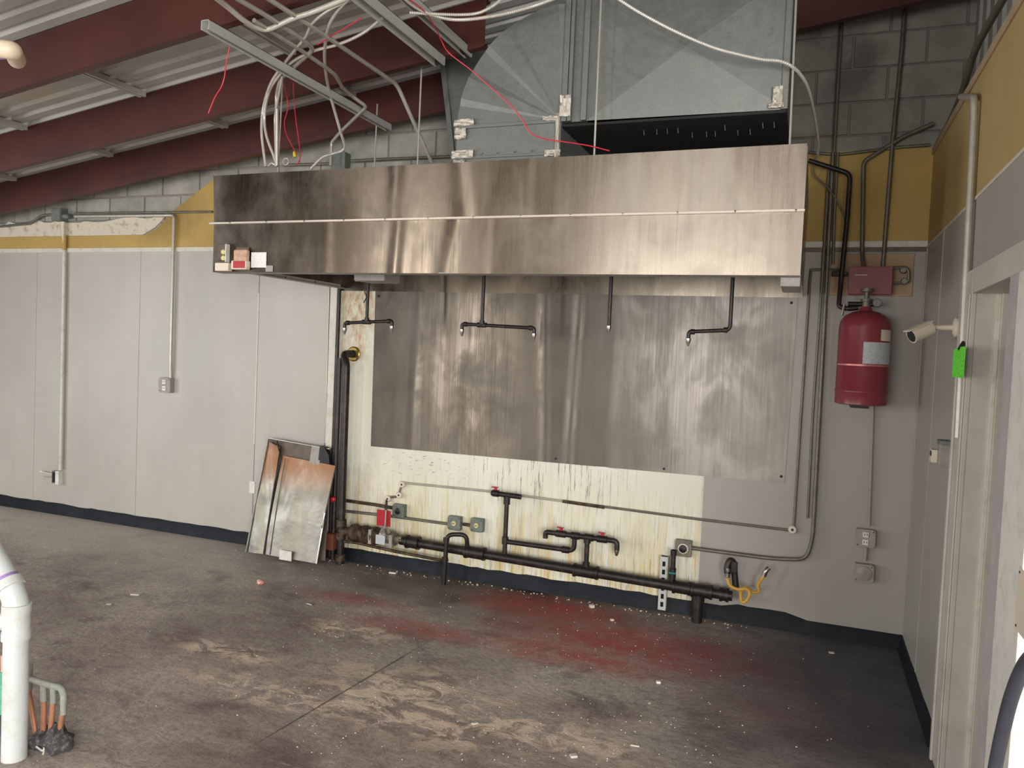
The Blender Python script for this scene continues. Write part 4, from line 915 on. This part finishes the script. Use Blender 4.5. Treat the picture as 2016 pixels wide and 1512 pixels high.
# tank
tc_ = at(1699, 706, -.19); TR = .143; zb, ztp = at(1697, 797, -.19).z, at(1700, 612, -.19).z
tk = thing('suppression_tank', 'red fire suppression cylinder with pale labels on the right of the wall', 'cylinder', (tc_.x, -.19, zb))
H = ztp-zb; X0 = tc_.x
MB().lathe((X0, -.19, zb), (0, 0, 1), [(TR*.9, 0), (TR, .006), (TR, .07), (TR+.004, .075), (TR+.004, .085), (TR, .09), (TR, H-.1), (TR*.96, H-.065), (TR*.8, H-.03), (TR*.5, H-.008), (TR*.25, H)], 40).build('cylinder_body', TANK, tk, smooth=True)
MB().lathe((X0, -.19, ztp-.005), (0, 0, 1), [(.04, 0), (.03, .02), (.026, .03)], 20).build('neck', TANK, tk, smooth=True)
MB().lathe((X0, -.19, ztp+.02), (0, 0, 1), [(.024, 0), (.024, .035), (.034, .036), (.034, .05), (.014, .052), (.014, .09), (.036, .092), (.036, .112)], 16).build('valve', EMTD, tk, smooth=True)
MB().tube([(X0-.1, -.185, ztp+.04), (X0+.05, -.185, ztp+.04)], .014, 10).build('valve_outlet', BLACKP, tk, smooth=True)
MB().lathe((X0+.055, -.24, ztp+.045), (0, -1, 0), [(.024, -.02), (.026, 0), (.022, .01)], 16).build('pressure_gauge', GREY, tk, smooth=True)
MB().tube([(X0-.12, -.19, ztp+.04), (X0-.13, -.19, ztp-.03)], .008, 8).build('relief_fitting', STEELC, tk, smooth=True)
def wrap(a0, a1, z0, z1, name, mat, r=TR+.0015):
    vs = []; n = 14
    for rr in (r, r-.001):
        for i in range(n+1):
            a = math.radians(a0+(a1-a0)*i/n)
            for z in (z0, z1): vs.append((X0+rr*math.sin(a), -.19-rr*math.cos(a), z))
    fs = []; o_ = 2*(n+1)
    for i in range(n): fs += [(2*i, 2*i+2, 2*i+3, 2*i+1), (o_+2*i, o_+2*i+1, o_+2*i+3, o_+2*i+2)]
    return MB().add(vs, fs).build(name, mat, tk, smooth=True)
zl = at(1700, 716, -.33).z; zh = at(1700, 673, -.33).z
wrap(-4, 75, zl, zh, 'instruction_label', LABEL)
wrap(34, 70, at(1700, 670, -.3).z, at(1700, 648, -.3).z, 'small_label', CREAMP)
wrap(-92, 95, zl-.014, zl-.004, 'bracket_strap', simple('strap_red', (196, 120, 116), .35, .2), TR+.004)
MB().box((X0-.06, -.06, zb+.1), (X0+.06, -.017, zl)).build('wall_bracket', GREY, tk)
MB().box((X0-.055, -.25, zb-.018), (X0+.045, -.12, zb+.002)).build('foot_shelf', BLK, tk, bevel=.003)
pipe('conduit', 'thin conduit from below the red tank down to the duplex socket', 'conduit', [at(1719, 800, -.02), at(1711, 1036, -.02)], .009, GREYW)
pipe('conduit', 'short conduit joining the two lowest right boxes', 'conduit', [at(1706, 1078, -.02), at(1703, 1104, -.02)], .011, GREYW)

# ------------------------------------------------------------------ RIGHT WALL ITEMS
q0 = atx(1918, 192, -.03)
pipe('conduit', 'pale conduit running down the right wall beside the door frame', 'conduit', [Vector((-.03, q0.y+.35, 2.99)), Vector((-.03, q0.y+.06, q0.z+.02)), q0, Vector((-.025, q0.y, q0.z-.1)), atx(1885, 862, -.02)], .0145, EMT, .04)
pipe('black_cable', 'dark cable sagging over the top of the yellow partition', 'cable', [Vector((.02, -2.4, 3.16)), atx(1950, 42, .02), atx(1918, 105, .02), atx(1895, 180, .02), atx(1872, 235, .02), atx(1845, 285, .01)], .016, EMTD, smoothc=True)
q = atx(1866, 895, 0)
sb = thing('switch_box', 'broken grey switch box on the right wall below the green tag', 'switch', (0, q.y, q.z-.06))
MB().box((-.045, q.y-.07, q.z-.05), (-.001, q.y+.01, q.z+.06)).build('box_body', GREYW, sb, bevel=.003)
MB().box((-.05, q.y-.1, q.z+.05), (-.002, q.y-.01, q.z+.07)).build('top_flap', GREY, sb, bevel=.002)
MB().box((-.07, q.y-.03, q.z-.04), (-.045, q.y+.03, q.z+.02)).build('hanging_device', CREAMP, sb, bevel=.003)
MB().box((-.072, q.y-.025, q.z-.01), (-.069, q.y+.02, q.z+.012)).build('dark_slot', BLK, sb)
# bullet camera
mp = atx(1886, 645, -.0); fr = Vector((-.24, mp.y+.02, mp.z-.0)); fr = at(1818, 650, mp.y+.03)
sc_ = thing('security_camera', 'small white bullet security camera mounted on the right wall', 'camera', (0, mp.y, mp.z-.05))
MB().lathe((-.0, mp.y, mp.z), (-1, 0, 0), [(.045, 0), (.045, .012), (.03, .022)], 24).build('mount_plate', CREAMP, sc_, smooth=True)
bk = Vector((-.105, mp.y+.0, mp.z-.003)); ax_ = Vector((fr.x-bk.x, -.015, fr.z-.004-bk.z)).normalized()
MB().tube([(-.02, mp.y, mp.z), bk], [.014, .011], 12).build('arm', CREAMP, sc_, smooth=True)
Lc = .125
MB().lathe(bk, ax_, [(.026, 0), (.033, .006), (.034, Lc*.7), (.034, Lc*.85), (.03, Lc*.85)], 24).build('camera_body', CREAMP, sc_, smooth=True)
MB().lathe(bk+ax_*Lc*.83, ax_, [(.03, 0), (.028, .004)], 20).build('lens_glass', BLK, sc_, smooth=True)
MB().bar(bk+ax_*.01+Vector((0, 0, .033)), bk+ax_*(Lc+.012)+Vector((0, 0, .033)), .05, .006).build('sun_shield', CREAMP, sc_, bevel=.003)
# green tag
g0, g1 = atx(1875, 742, -.05), atx(1898, 682, -.05)
gt = thing('green_tag', 'bright green handwritten tag tied to the right wall conduit', 'tag', (-.05, g0.y, g0.z))
yc = (g0.y+g1.y)/2; hy = abs(g0.y-g1.y)/2+.02
MB().add([(-.049, yc+hy, g0.z), (-.049, yc-hy, g0.z), (-.049, yc-hy, g1.z), (-.049, yc-hy*.2, g1.z), (-.049, yc, g1.z-.02), (-.049, yc+hy*.3, g1.z), (-.049, yc+hy, g1.z-.01),
          (-.047, yc+hy, g0.z), (-.047, yc-hy, g0.z), (-.047, yc-hy, g1.z), (-.047, yc-hy*.2, g1.z), (-.047, yc, g1.z-.02), (-.047, yc+hy*.3, g1.z), (-.047, yc+hy, g1.z-.01)],
         [(0, 1, 2, 3, 4, 5, 6), (13, 12, 11, 10, 9, 8, 7)]+[(i, i+7, (i+1) % 7+7, (i+1) % 7) for i in range(7)]).build('card', GREEN, gt)
MB().lathe((-.035, yc+.01, g1.z-.01), (0, 0, 1), [(.02, 0), (.012, .02), (.004, .035)], 10).build('black_tie', BLK, gt)
# door frame
D0, D1, DZ = -1.62, -2.28, 2.03
d1 = struct(MB().box((-.02, D0+.2, 0), (-.0, D0-.0, DZ+.1)).build('door_1', JAMB, origin='zero', bevel=.003))
MB().box((-.02, -2.49, DZ), (-.0, D0, DZ+.1)).build('head_casing', JAMB, d1, bevel=.003)
MB().box((-.03, D0+.2, 0), (-.02, D0+.17, DZ+.1)).build('outer_moulding', JAMB, d1, bevel=.003)
MB().box((-.028, D0+.04, 0), (-.02, D0+.0, DZ)).build('inner_moulding', JAMB, d1, bevel=.003)
MB().box((0, D0+.16, 0), (.3, D0-.0, DZ+.02)).build('jamb', JAMB, d1)
MB().box((.07, D0, 0), (.085, D0-.012, DZ)).build('jamb_bead', TRIMW, d1, bevel=.002)
MB().box((.085, D0, 0), (.19, D0-.03, DZ)).build('door_stop', JAMB, d1, bevel=.002)
MB().box((0, D1-.02, DZ), (.3, D0, DZ+.02)).build('head_jamb', JAMB, d1)
q = at(1939, 1091, D0-.02); MB().box((.2, D0-.006, q.z-.035), (.27, D0+.001, q.z+.035)).build('strike_plate', STEELC, d1, bevel=.001)
MB().box((.225, D0-.008, q.z-.02), (.25, D0-.005, q.z+.02)).build('latch_hole', DARK, d1)
MB().box((-.022, -2.49, 0), (.0, D1, DZ)).build('near_casing', JAMBD, d1, bevel=.004)
MB().box((-.026, -2.505, 0), (.0, -2.49, 2.3)).build('casing_back_strip', TRIMW, d1, bevel=.002)
struct(MB().box((.9, -3, -.0), (.95, 0, 2.6)).build('wall_hallway', BROWN, origin='zero'))
struct(MB().box((.14, -2.7, 2.12), (.9, 0, 2.15)).build('ceiling_hallway', BROWN, origin='zero'))
dl = thing('door_leaf', 'white door leaf folded back at the right edge of the picture', 'door', (-.03, -2.53, 0))
MB().box((-.045, -2.78, .01), (-.004, -2.507, 2.02)).build('leaf', WHITE, dl, bevel=.003)
q0, q1 = atx(2000, 1236, -.045), atx(2020, 1126, -.045)
MB().box((-.049, q1.y-.15, q0.z), (-.045, q0.y, q1.z)).build('push_plate', CREAMP, dl, bevel=.004)
for z_ in (q0.z+.012, q1.z-.012): MB().lathe((-.049, q0.y-.018, z_), (-1, 0, 0), [(.004, 0), (.003, .002)], 8).build('plate_screw', BLK, dl)
pipe('black_hose', 'black rubber hose hanging in front of the white door at lower right', 'hose', [atx(2050, 1275, -.1), atx(2016, 1312, -.1), atx(1992, 1370, -.1), atx(1974, 1440, -.1), atx(1958, 1520, -.1), atx(1950, 1580, -.1)], .017, BLUEHOSE, smoothc=True)

# ------------------------------------------------------------------ STRUTS, RODS, CONDUITS AND CABLES OVERHEAD
def strut(name, label, X, Z, y0, y1, w_=.041, h=.041):
    t_ = thing(name, label, 'channel', (X, y0, Z), 'galvanized struts hanging below the roof')
    b = MB(); b.box((X-w_/2, y0, Z+h-.003), (X+w_/2, y1, Z+h)).box((X-w_/2, y0, Z), (X-w_/2+.003, y1, Z+h)).box((X+w_/2-.003, y0, Z), (X+w_/2, y1, Z+h))
    b.build('channel', GALVL, t_)
    MB().box((X-w_/2+.003, y0, Z), (X-w_/2+.011, y1, Z+.003)).build('lip', GALVL, t_); MB().box((X+w_/2-.011, y0, Z), (X+w_/2-.003, y1, Z+.003)).build('lip', GALVL, t_)
    return t_
strut('strut_channel', 'long galvanized strut slanting across the red beams left of the cables', -3.5, 3.235, -2.17, -.38, .05, .046)
strut('strut_channel', 'wide galvanized strut at top centre ending before the duct', -2.735, 3.36, -2.5, -1.12, .07, .05)
strut('strut_channel', 'galvanized strut just right of the wide one, ending at the duct', -2.6, 3.43, -2.5, -1.02, .05, .05)
def rod(label, px0, py0, px1, py1, Y):
    a, b_ = at(px0, py0, Y), at(px1, py1, Y); x = (a.x+b_.x)/2
    t_ = thing('threaded_rod', label, 'rod', (b_.x, Y, 2.715), 'threaded rods holding the hood')
    z1 = a.z
    MB().tube([(b_.x, Y, 2.715), (a.x, Y, z1)], .0055, 8).build('rod', EMT, t_, smooth=True)
    MB().lathe((b_.x, Y, 2.715), (0, 0, 1), [(.012, 0), (.012, .012)], 6).build('nut', EMT, t_)
rod('bright threaded rod between the wide strut and the hood top', 833, 62, 822, 320, -.95)
rod('short dark threaded rod standing in front of the block wall', 743, 205, 737, 320, -.5)
rod('threaded rod beside the bundle of pale cables at the left of the hood', 558, 130, 547, 326, -1.15)
rod('long threaded rod crossing in front of the duct seam', 1184, -12, 1170, 302, -1.34)
rod('threaded rod at the right end of the duct', 1568, -12, 1555, 282, -1.3)
HZ = 2.72
g = 'cables and conduits hanging over the hood'
pipe('steel_conduit', 'conduit hooking back at its lower bend and dropping as a thick white pipe', 'conduit', [ato(455, -10, -1.6), ato(532, 35, -1.5), ato(606, 84, -1.35), ato(617, 98, -1.3), ato(578, 132, -1.25), ato(552, 155, -1.22), ato(545, 185, -1.2), ato(545, 326, -1.2)], .0125, EMT, .05, g)
pipe('steel_conduit', 'conduit with a double kink ending in a sharp elbow above the grey junction box', 'conduit', [ato(500, 40, -1.5), ato(584, 93, -1.3), ato(642, 133, -1.1), ato(660, 147, -1.05), ato(674, 172, -1.0), ato(694, 190, -.95), ato(722, 210, -.85), ato(673, 257, -.6), ato(653, 280, -.5), ato(651, 326, -.5)], .0115, EMT, .03, g)
pipe('steel_conduit', 'long straight conduit passing over the wide strut rods and diving behind the hood', 'conduit', [ato(520, -8, -1.6), ato(611, 50, -1.4), ato(690, 104, -1.2), ato(755, 148, -1.0), ato(782, 167, -.95), ato(812, 235, -.8), ato(850, 320, -.6)], .0125, EMT, .05, g)
pipe('flexible_cable', 'pale flexible cable dipping in a shallow curve at the top left', 'cable', [ato(418, -10, -1.7), ato(450, 15, -1.7), ato(480, 40, -1.68), ato(505, 54, -1.65), ato(530, 57, -1.6), ato(575, 37, -1.55), ato(620, 22, -1.5), ato(684, -4, -1.45)], .0135, MCW, group=g, smoothc=True)
pipe('flexible_cable', 'white cable bowing left then falling straight to the grey junction box', 'cable', [ato(690, -6, -1.3), ato(662, 25, -1.3), ato(645, 60, -1.28), ato(639, 110, -1.2), ato(645, 165, -1.1), ato(658, 215, -1.0), ato(670, 258, -.9), ato(678, 292, -.8), ato(655, 303, -.8), ato(635, 310, -.8), ato(612, 332, -.8)], .0095, MCW, group=g, smoothc=True)
pipe('flexible_cable', 'outermost pale cable of the bundle bowing left into the hood top', 'cable', [ato(690, 0, -1.35), ato(650, 18, -1.35), ato(616, 45, -1.35), ato(602, 72, -1.33), ato(582, 97, -1.3), ato(556, 130, -1.28), ato(533, 165, -1.25), ato(519, 210, -1.2), ato(515, 260, -1.2), ato(523, 328, -1.2)], .0085, MCW, group=g, smoothc=True)
pipe('flexible_cable', 'inner pale cable of the bundle joining the thick white pipe at the hood', 'cable', [ato(752, 36, -1.3), ato(715, 65, -1.3), ato(670, 86, -1.3), ato(616, 101, -1.3), ato(575, 122, -1.27), ato(550, 148, -1.25), ato(530, 180, -1.22), ato(521, 225, -1.2), ato(524, 265, -1.2), ato(540, 310, -1.2), ato(545, 328, -1.2)], .0085, MCW, group=g, smoothc=True)
pipe('steel_conduit', 'thin white pipe standing close behind the threaded rod at the hood left end', 'conduit', [ato(556, 150, -1.18), ato(541, 230, -1.18), ato(543, 328, -1.18)], .007, MCW, .05, g)
pipe('armoured_cable', 'shiny ribbed cable drooping from the struts across to the duct top, lower of two', 'cable', [ato(785, -14, -1.6), ato(810, 8, -1.6), ato(838, 24, -1.6), ato(880, 37, -1.58), ato(925, 38, -1.55), ato(990, 28, -1.5), ato(1050, 12, -1.45), ato(1100, -6, -1.4)], .0095, MCW, group=g, smoothc=True, ridge=.011)
pipe('armoured_cable', 'shiny ribbed cable lying level and then rising right, upper of two', 'cable', [ato(806, 25, -1.5), ato(845, 27, -1.5), ato(900, 29, -1.5), ato(940, 26, -1.5), ato(970, 12, -1.48), ato(990, -4, -1.45)], .0085, MCW, group=g, smoothc=True, ridge=.011)
pipe('armoured_cable', 'long pale ribbed cable sweeping over the duct face and down past its right end', 'cable', [ato(1205, -10, -1.5), ato(1260, 25, -1.48), ato(1330, 62, -1.45), ato(1400, 92, -1.42), ato(1450, 106, -1.4), ato(1500, 117, -1.38), ato(1538, 121, -1.36), ato(1568, 138, -1.3), ato(1590, 172, -1.1), ato(1603, 225, -.7), ato(1611, 280, -.3), ato(1610, 305, -.12)], .0085, MCW, group=g, smoothc=True, ridge=.011)
MBj = MB(); c = at(668, 317, -.4)
jb2 = thing('junction_box', 'dark grey junction box peeking over the hood below the strut end', 'junction box', (c.x, -.4, 2.75))
MB().box((c.x-.055, -.42, 2.9), (c.x+.06, -.34, c.z+.06)).build('box_body', GREY, jb2, bevel=.006)
MB().tube([(c.x, -.38, 2.715), (c.x, -.38, 2.9)], .012, 8).build('stem', EMTD, jb2, smooth=True)
pipe('conduit', 'level pair of dark conduits on the block wall behind the hood', 'conduit', [at(685, 317, -.05), at(760, 313, -.05), at(890, 308, -.05)], .01, EMTD)
pipe('conduit', 'level conduit on the block wall left of the small dark box', 'conduit', [at(560, 325, -.05), at(655, 322, -.05)], .01, EMTD)
c = at(563, 318, -.9)
MBr = MB(); rr = [Vector((c.x+.022*math.cos(a), -.9, c.z+.022*math.sin(a))) for a in [6.2832*k/16 for k in range(17)]]
tag(MBr.tube(rr, .004, 6).build('wire_ring', MCW, smooth=True), 'small pale ring standing on the hood top near the cables', 'ring')
for lab, pts, Y in (
    ('loose red wire dangling in front of the near red beam', [(452, 92), (446, 120), (442, 150), (436, 170), (424, 190), (416, 208), (410, 223)], -2.0),
    ('red wire weaving down to the yellow wire nut', [(558, 165), (565, 190), (566, 215), (560, 240), (563, 262), (574, 285), (584, 303)], -1.15),
    ('straight red wire dropping right of the wire nut', [(577, 163), (579, 200), (583, 240), (588, 275), (591, 308), (584, 326)], -1.12),
    ('long red wire draped from the roof across the duct elbow', [(800, -5), (835, 22), (857, 55), (870, 82), (885, 105), (928, 138), (955, 162), (985, 188), (1010, 212), (1028, 235), (1045, 262), (1075, 274), (1110, 279), (1160, 287), (1200, 297)], -1.36),
    ('short red wire running up under the roof deck behind the conduits', [(625, 88), (650, 72), (680, 55), (712, 35)], -1.35),
    ('short curl of red wire behind the long strut', [(532, 112), (545, 116), (560, 124)], -1.3)):
    pipe('red_wire', lab, 'wire', [ato(x_, y_, Y) for x_, y_ in pts], .0032, REDW, smoothc=True, seg=6, group='loose red wires')
c = at(583, 303, -1.14); tag(MB().lathe(c-Vector((.008, 0, .02)), (-.25, 0, 1), [(.01, 0), (.011, .015), (.006, .036)], 10).build('wire_nut', YEL, smooth=True), 'tiny yellow wire nut joining the red wires above the hood', 'wire connector')
tag(MB().tube(catmull([at(528, 327, -1.1), at(535, 321, -1.1), at(543, 325, -1.1)]), .006, 8).build('cable_end', MCW, smooth=True), 'short pale cable curl at the hood top left', 'cable')

# ------------------------------------------------------------------ LEANING SHEETS
ls = thing('leaning_metal_panel', 'bent heat-stained steel pan leaning on the grey wall near the gas pipe', 'metal panel', (-4.5, -.2, 0))
YT, YBt = -.06, -.24
def L(px, py, off=0):
    # point on the leaning plane y = YBt + (YT-YBt)*z/.95
    d = FW*CAMF+(px-1008)*RT-(py-756)*UP; k = (YT-YBt)/.95
    t_ = (YBt+k*CAM.z-CAM.y+off)/(d.y-k*d.z); return CAM+d*t_
MB().grid(L(490, 1084), L(640, 1104), L(652, 884), L(529, 862), 8, 8, lambda u, v: -.012*math.sin(u*3.1), .002).build('back_pan', BROWN, ls, smooth=True)
fl_ = lambda u, v: .012*math.sin(v*7+u*2)*math.sin(u*3.1)+.01*math.exp(-((v-.45)/.12)**2)*(1-u)
MB().grid(L(484, 1086, -.02), L(519, 1091, -.02), L(551, 880, -.02), L(528, 868, -.02), 8, 30, fl_, .002).build('left_sheet', RUSTY, ls, smooth=True)
fr_ = lambda u, v: .02*math.exp(-(((u-.35)/.16)**2+((v-.45)/.2)**2))-.012*math.exp(-(((u-.2)/.1)**2+((v-.6)/.12)**2))+.006*math.sin(u*5+v*4)
MB().grid(L(521, 1091, -.022), L(623, 1110, -.025), L(661, 917, -.025), L(556, 897, -.022), 24, 30, fr_, .002).build('right_sheet', RUSTY, ls, smooth=True)
MB().tube([L(519, 1091, -.03), L(533, 1000, -.024), L(541, 950, -.03), L(553, 900, -.03), L(545, 868, -.02)], .006, 6).build('dark_fold', BLK, ls)
MB().tube([L(531, 1092, -.03), L(546, 990, -.032), L(562, 902, -.032)], .0025, 6).build('thin_crease', BLK, ls)
b = MB()
for a_, c_ in (((484, 1087), (528, 862)), ((528, 862), (650, 884)), ((634, 1040), (661, 917)), ((623, 1110), (640, 1010))):
    b.bar(L(*a_, -.03), L(*c_, -.03), .012, .006)
b.build('folded_rim', STEELC, ls)
MB().grid(L(609, 911, -.03), L(628, 915, -.03), L(636, 880, -.03), L(614, 876, -.03), 2, 2, lambda u, v: 0, .003).build('bent_tab', GREYW, ls)
MB().prism([(L(629, 914).x, L(629, 914).z), (L(652, 916).x, L(652, 916).z), (L(653, 896).x, L(653, 896).z), (L(646, 880).x, L(646, 880).z), (L(637, 877).x, L(637, 877).z)], -.12, -.07).build('black_corner_piece', BLK, ls)
q0, q1 = L(550, 1102, -.04), L(577, 1085, -.04)
tag(MB().box((q0.x, q0.y-.004, q0.z+.004), (q1.x, q0.y, q1.z)).build('paper_label', WHITE, bevel=.001), 'small white card propped at the foot of the leaning panel', 'card')

# ------------------------------------------------------------------ PVC AND COPPER AT THE LEFT
bp = atz(28, 1492); PY = bp.y
wp = thing('pvc_waste_pipe', 'thick white plastic waste pipe with an angled top at the lower left', 'pipe', (bp.x, PY, 0))
pz = lambda py: at(33, py, PY).z
xp = bp.x
MB().tube(fillet([(xp, PY, 0), (xp, PY, pz(1180)), at(-34, 1060, PY)], .06, 8), .046, 24).build('pipe', PVC, wp, smooth=True)
for py, hh in ((1196, .03), (1250, .03)): MB().tube([(xp, PY, pz(py)-hh/2), (xp, PY, pz(py)+hh/2)], .053, 24).build('hub_ring', PVC, wp, smooth=True)
MB().tube([(xp, PY, pz(1250)), (xp, PY, pz(1196))], .05, 24).build('wye_fitting', PVC, wp, smooth=True)
MB().tube([(xp, PY, pz(1222)), (xp-.11, PY-.02, pz(1222)-.02)], [.03, .036], 16).build('side_branch', PVC, wp, smooth=True)
MB().tube([(xp-.1, PY-.02, pz(1222)-.02), (xp-.16, PY-.03, pz(1222)-.05)], [.03, .022], 12).build('black_plug', BLUEHOSE, wp, smooth=True)
dr = (at(-34, 1060, PY)-Vector((xp, PY, pz(1180)))).normalized()
s0 = Vector((xp, PY, pz(1180)))+dr*.055
MB().tube([s0-dr*.005, s0+dr*.03], .055, 24).build('elbow_hub', PVC, wp, smooth=True)
MB().tube([s0+dr*.031, s0+dr*.046], .048, 24).build('purple_ring', PURP, wp, smooth=True)
CY = atz(95, 1470).y
def C(px, py, Y=CY): return at(px, py, Y)
cm = thing('copper_manifold', 'four copper water stubs joined by a soldered header beside the white pipe', 'copper pipe', (C(90, 1480).x, CY, 0))
MB().tube(fillet([C(58, 1308), C(56, 1360), C(62, 1390), C(73, 1460)], .03), .0105, 10).build('copper_tube', COPPER, cm, smooth=True)
MB().tube([C(58, 1306), C(56, 1358)], .014, 12).build('soldered_tee', VERD, cm, smooth=True)
MB().tube(fillet([C(60, 1336), C(85, 1345), C(122, 1355), C(126, 1372), C(125, 1386)], .03), .0135, 12).build('header', VERD, cm, smooth=True)
for x0_, y0_, x1_, y1_ in ((86, 1346, 85, 1452), (105, 1350, 98, 1460), (125, 1372, 114, 1466)):
    MB().tube(catmull([C(x0_, y0_+26), C((x0_+x1_)/2+1, (y0_+y1_)/2), C(x1_, y1_)]), .011, 10).build('copper_tube', COPPER, cm, smooth=True)
    MB().tube([C(x0_, y0_), C(x0_, y0_+34)], .0125, 12).build('soldered_socket', VERD, cm, smooth=True)
rr = random.Random(4)
def lump(name, c, r, mat, parent, seed, sq=.8):
    rr = random.Random(seed); b = MB(); prof = []
    n = 7; seg = 12; b0 = 0; vs = []
    for i in range(n+1):
        th = math.pi*i/n
        for k in range(seg):
            a = 6.2832*k/seg; q = r*(1+rr.uniform(-.22, .22)); vs.append(Vector(c)+Vector((math.sin(th)*math.cos(a)*q, math.sin(th)*math.sin(a)*q, math.cos(th)*q*sq)))
    fs = []
    for i in range(n):
        for k in range(seg):
            a = i*seg+k; b_ = i*seg+(k+1) % seg; fs.append((a, a+seg, b_+seg, b_))
    return MB().add(vs, fs).build(name, mat, parent, smooth=50)
WRAP = simple('dusty_black_wrap', (70, 68, 70), .7, 0, .4, 25, .6, (190, 190, 188))
lump('black_floor_sleeve', Vector((C(112, 1485).x, CY, .03)), .062, WRAP, cm, 1, 1.1); lump('black_floor_sleeve', Vector((C(84, 1478).x, CY, .02)), .05, WRAP, cm, 2, 1)
MB().tube(catmull([C(72, 1470, CY-.05), C(85, 1478, CY-.06), C(88, 1466, CY-.06), C(84, 1488, CY-.05), C(72, 1497, CY-.05)]), .004, 6).build('white_string', WHITE, cm, smooth=True)
tl = thing('water_stub', 'green crusted water stub in a black sleeve at the far left edge', 'pipe', (C(4, 1500).x, CY, 0))
MB().tube([C(6, 1290), C(6, 1325)], .009, 10).build('bare_tip', PINK, tl, smooth=True)
MB().tube([C(7, 1322), C(5, 1410)], .014, 12).build('crusted_tube', simple('green_crust', (96, 176, 148), .7, 0, .3, 30, .3), tl, smooth=True)
MB().tube([C(6, 1405), Vector((C(6, 1405).x, CY, 0))], .026, 14).build('black_sleeve', BLUEHOSE, tl, smooth=True)
# elbow at the top left
el = thing('pvc_elbow', 'cream plastic pipe elbow poking in at the top left corner', 'pipe fitting', at(20, 115, -3.0))
MB().tube([at(-60, 100, -3.0), at(14, 98, -3.0)], .03, 16).build('pipe', PVCC, el, smooth=True)
MB().tube(fillet([at(2, 96, -3.02), at(24, 99, -3.0), at(33, 118, -2.8)], .02), .036, 18).build('elbow', PVCC, el, smooth=True)
MB().tube([at(-2, 98, -3.0), at(4, 98, -3.0)], .038, 18).build('purple_ring', PURP, el, smooth=True)

# ------------------------------------------------------------------ DEBRIS ON THE FLOOR
c = atz(512, 1151); lump_o = lump('foam_lump', (c.x, c.y, .018), .024, PINK, None, 5, .7); tag(lump_o, 'small crumpled pink lump on the floor right of the leaning panel', 'debris')
def chip(px, py, sx, sy, label, rz=0, h=.008, mat=CHIP):
    c = atz(px, py); M = Matrix.Translation((c.x, c.y, 0)) @ Matrix.Rotation(rz, 4, 'Z')
    o = MB().box((-sx/2, -sy/2, .0), (sx/2, sy/2, h), M).build('rubble_chip', mat, bevel=.002); tag(o, label, 'debris')
chip(773, 1129, .055, .02, 'white flat chip on the wet floor below the thin gas pipe', .1, .01, WHITE)
chip(1296, 1345, .022, .02, 'bright white crumb alone on the grey-brown floor at centre right', .4, .012, WHITE)
chip(267, 1171, .06, .03, 'pale curled chip on the floor at the left, below the left wall base', .3)
chip(1165, 1196, .03, .03, 'rounded pale stone against the dark base under the branch pipe', .7, .02)
chip(1205, 1222, .022, .018, 'small white crumb on the red stain by the black base', .7, .012)
chip(1250, 1469, .04, .012, 'thin pale sliver on the floor near the bottom centre right', .1, .006)
chip(1129, 1490, .03, .025, 'pale lump on the floor close to the bottom edge', .6, .01)
chip(935, 1425, .03, .015, 'pale flake beside the cream worn patch', .9, .006)
chip(610, 1190, .05, .015, 'thin silver flake on the grey floor left of the red stain', -.2, .005, STEELC)
chip(1637, 1286, .03, .02, 'grey flake on the dark shaded navy floor in the right corner', .2, .008)
chip(215, 1190, .03, .02, 'tiny pale chip on the far left floor', .5, .006)
rr = random.Random(21); b = MB()
def crumb(x, y, s_):
    M = Matrix.Translation((x, y, 0)) @ Matrix.Rotation(rr.uniform(0, 3), 4, 'Z')
    vs = [M @ Vector(v) for v in ((-s_, -s_*.7, 0), (s_, -s_*.5, 0), (s_*.8, s_*.7, 0), (-s_*.7, s_*.6, 0), (-s_*.4, -s_*.3, s_*.9), (s_*.5, 0, s_*.7), (0, s_*.4, s_*.8))]
    b.add(vs, [(0, 1, 5, 4), (1, 2, 5), (2, 6, 5), (2, 3, 6), (3, 4, 6), (3, 0, 4), (4, 5, 6)])
for k in range(520):
    px, py = rr.uniform(560, 1420), rr.uniform(1120, 1500); c = atz(px, py)
    if c.y < -.08: crumb(c.x, c.y, rr.uniform(.0015, .0042))
for k in range(420):
    c = (rr.uniform(-8, -.2), rr.uniform(-3.3, -.08)); crumb(c[0], c[1], rr.uniform(.0015, .0045))
for k in range(110):
    x = rr.uniform(-4.6, -.9); crumb(x, -.06-abs(rr.gauss(0, .035)), rr.uniform(.003, .009))
o = b.build('floor_grit', CHIP, origin='zero'); tag(o, 'pale grit and crumbs scattered over the stained floor', 'debris', kind='stuff')
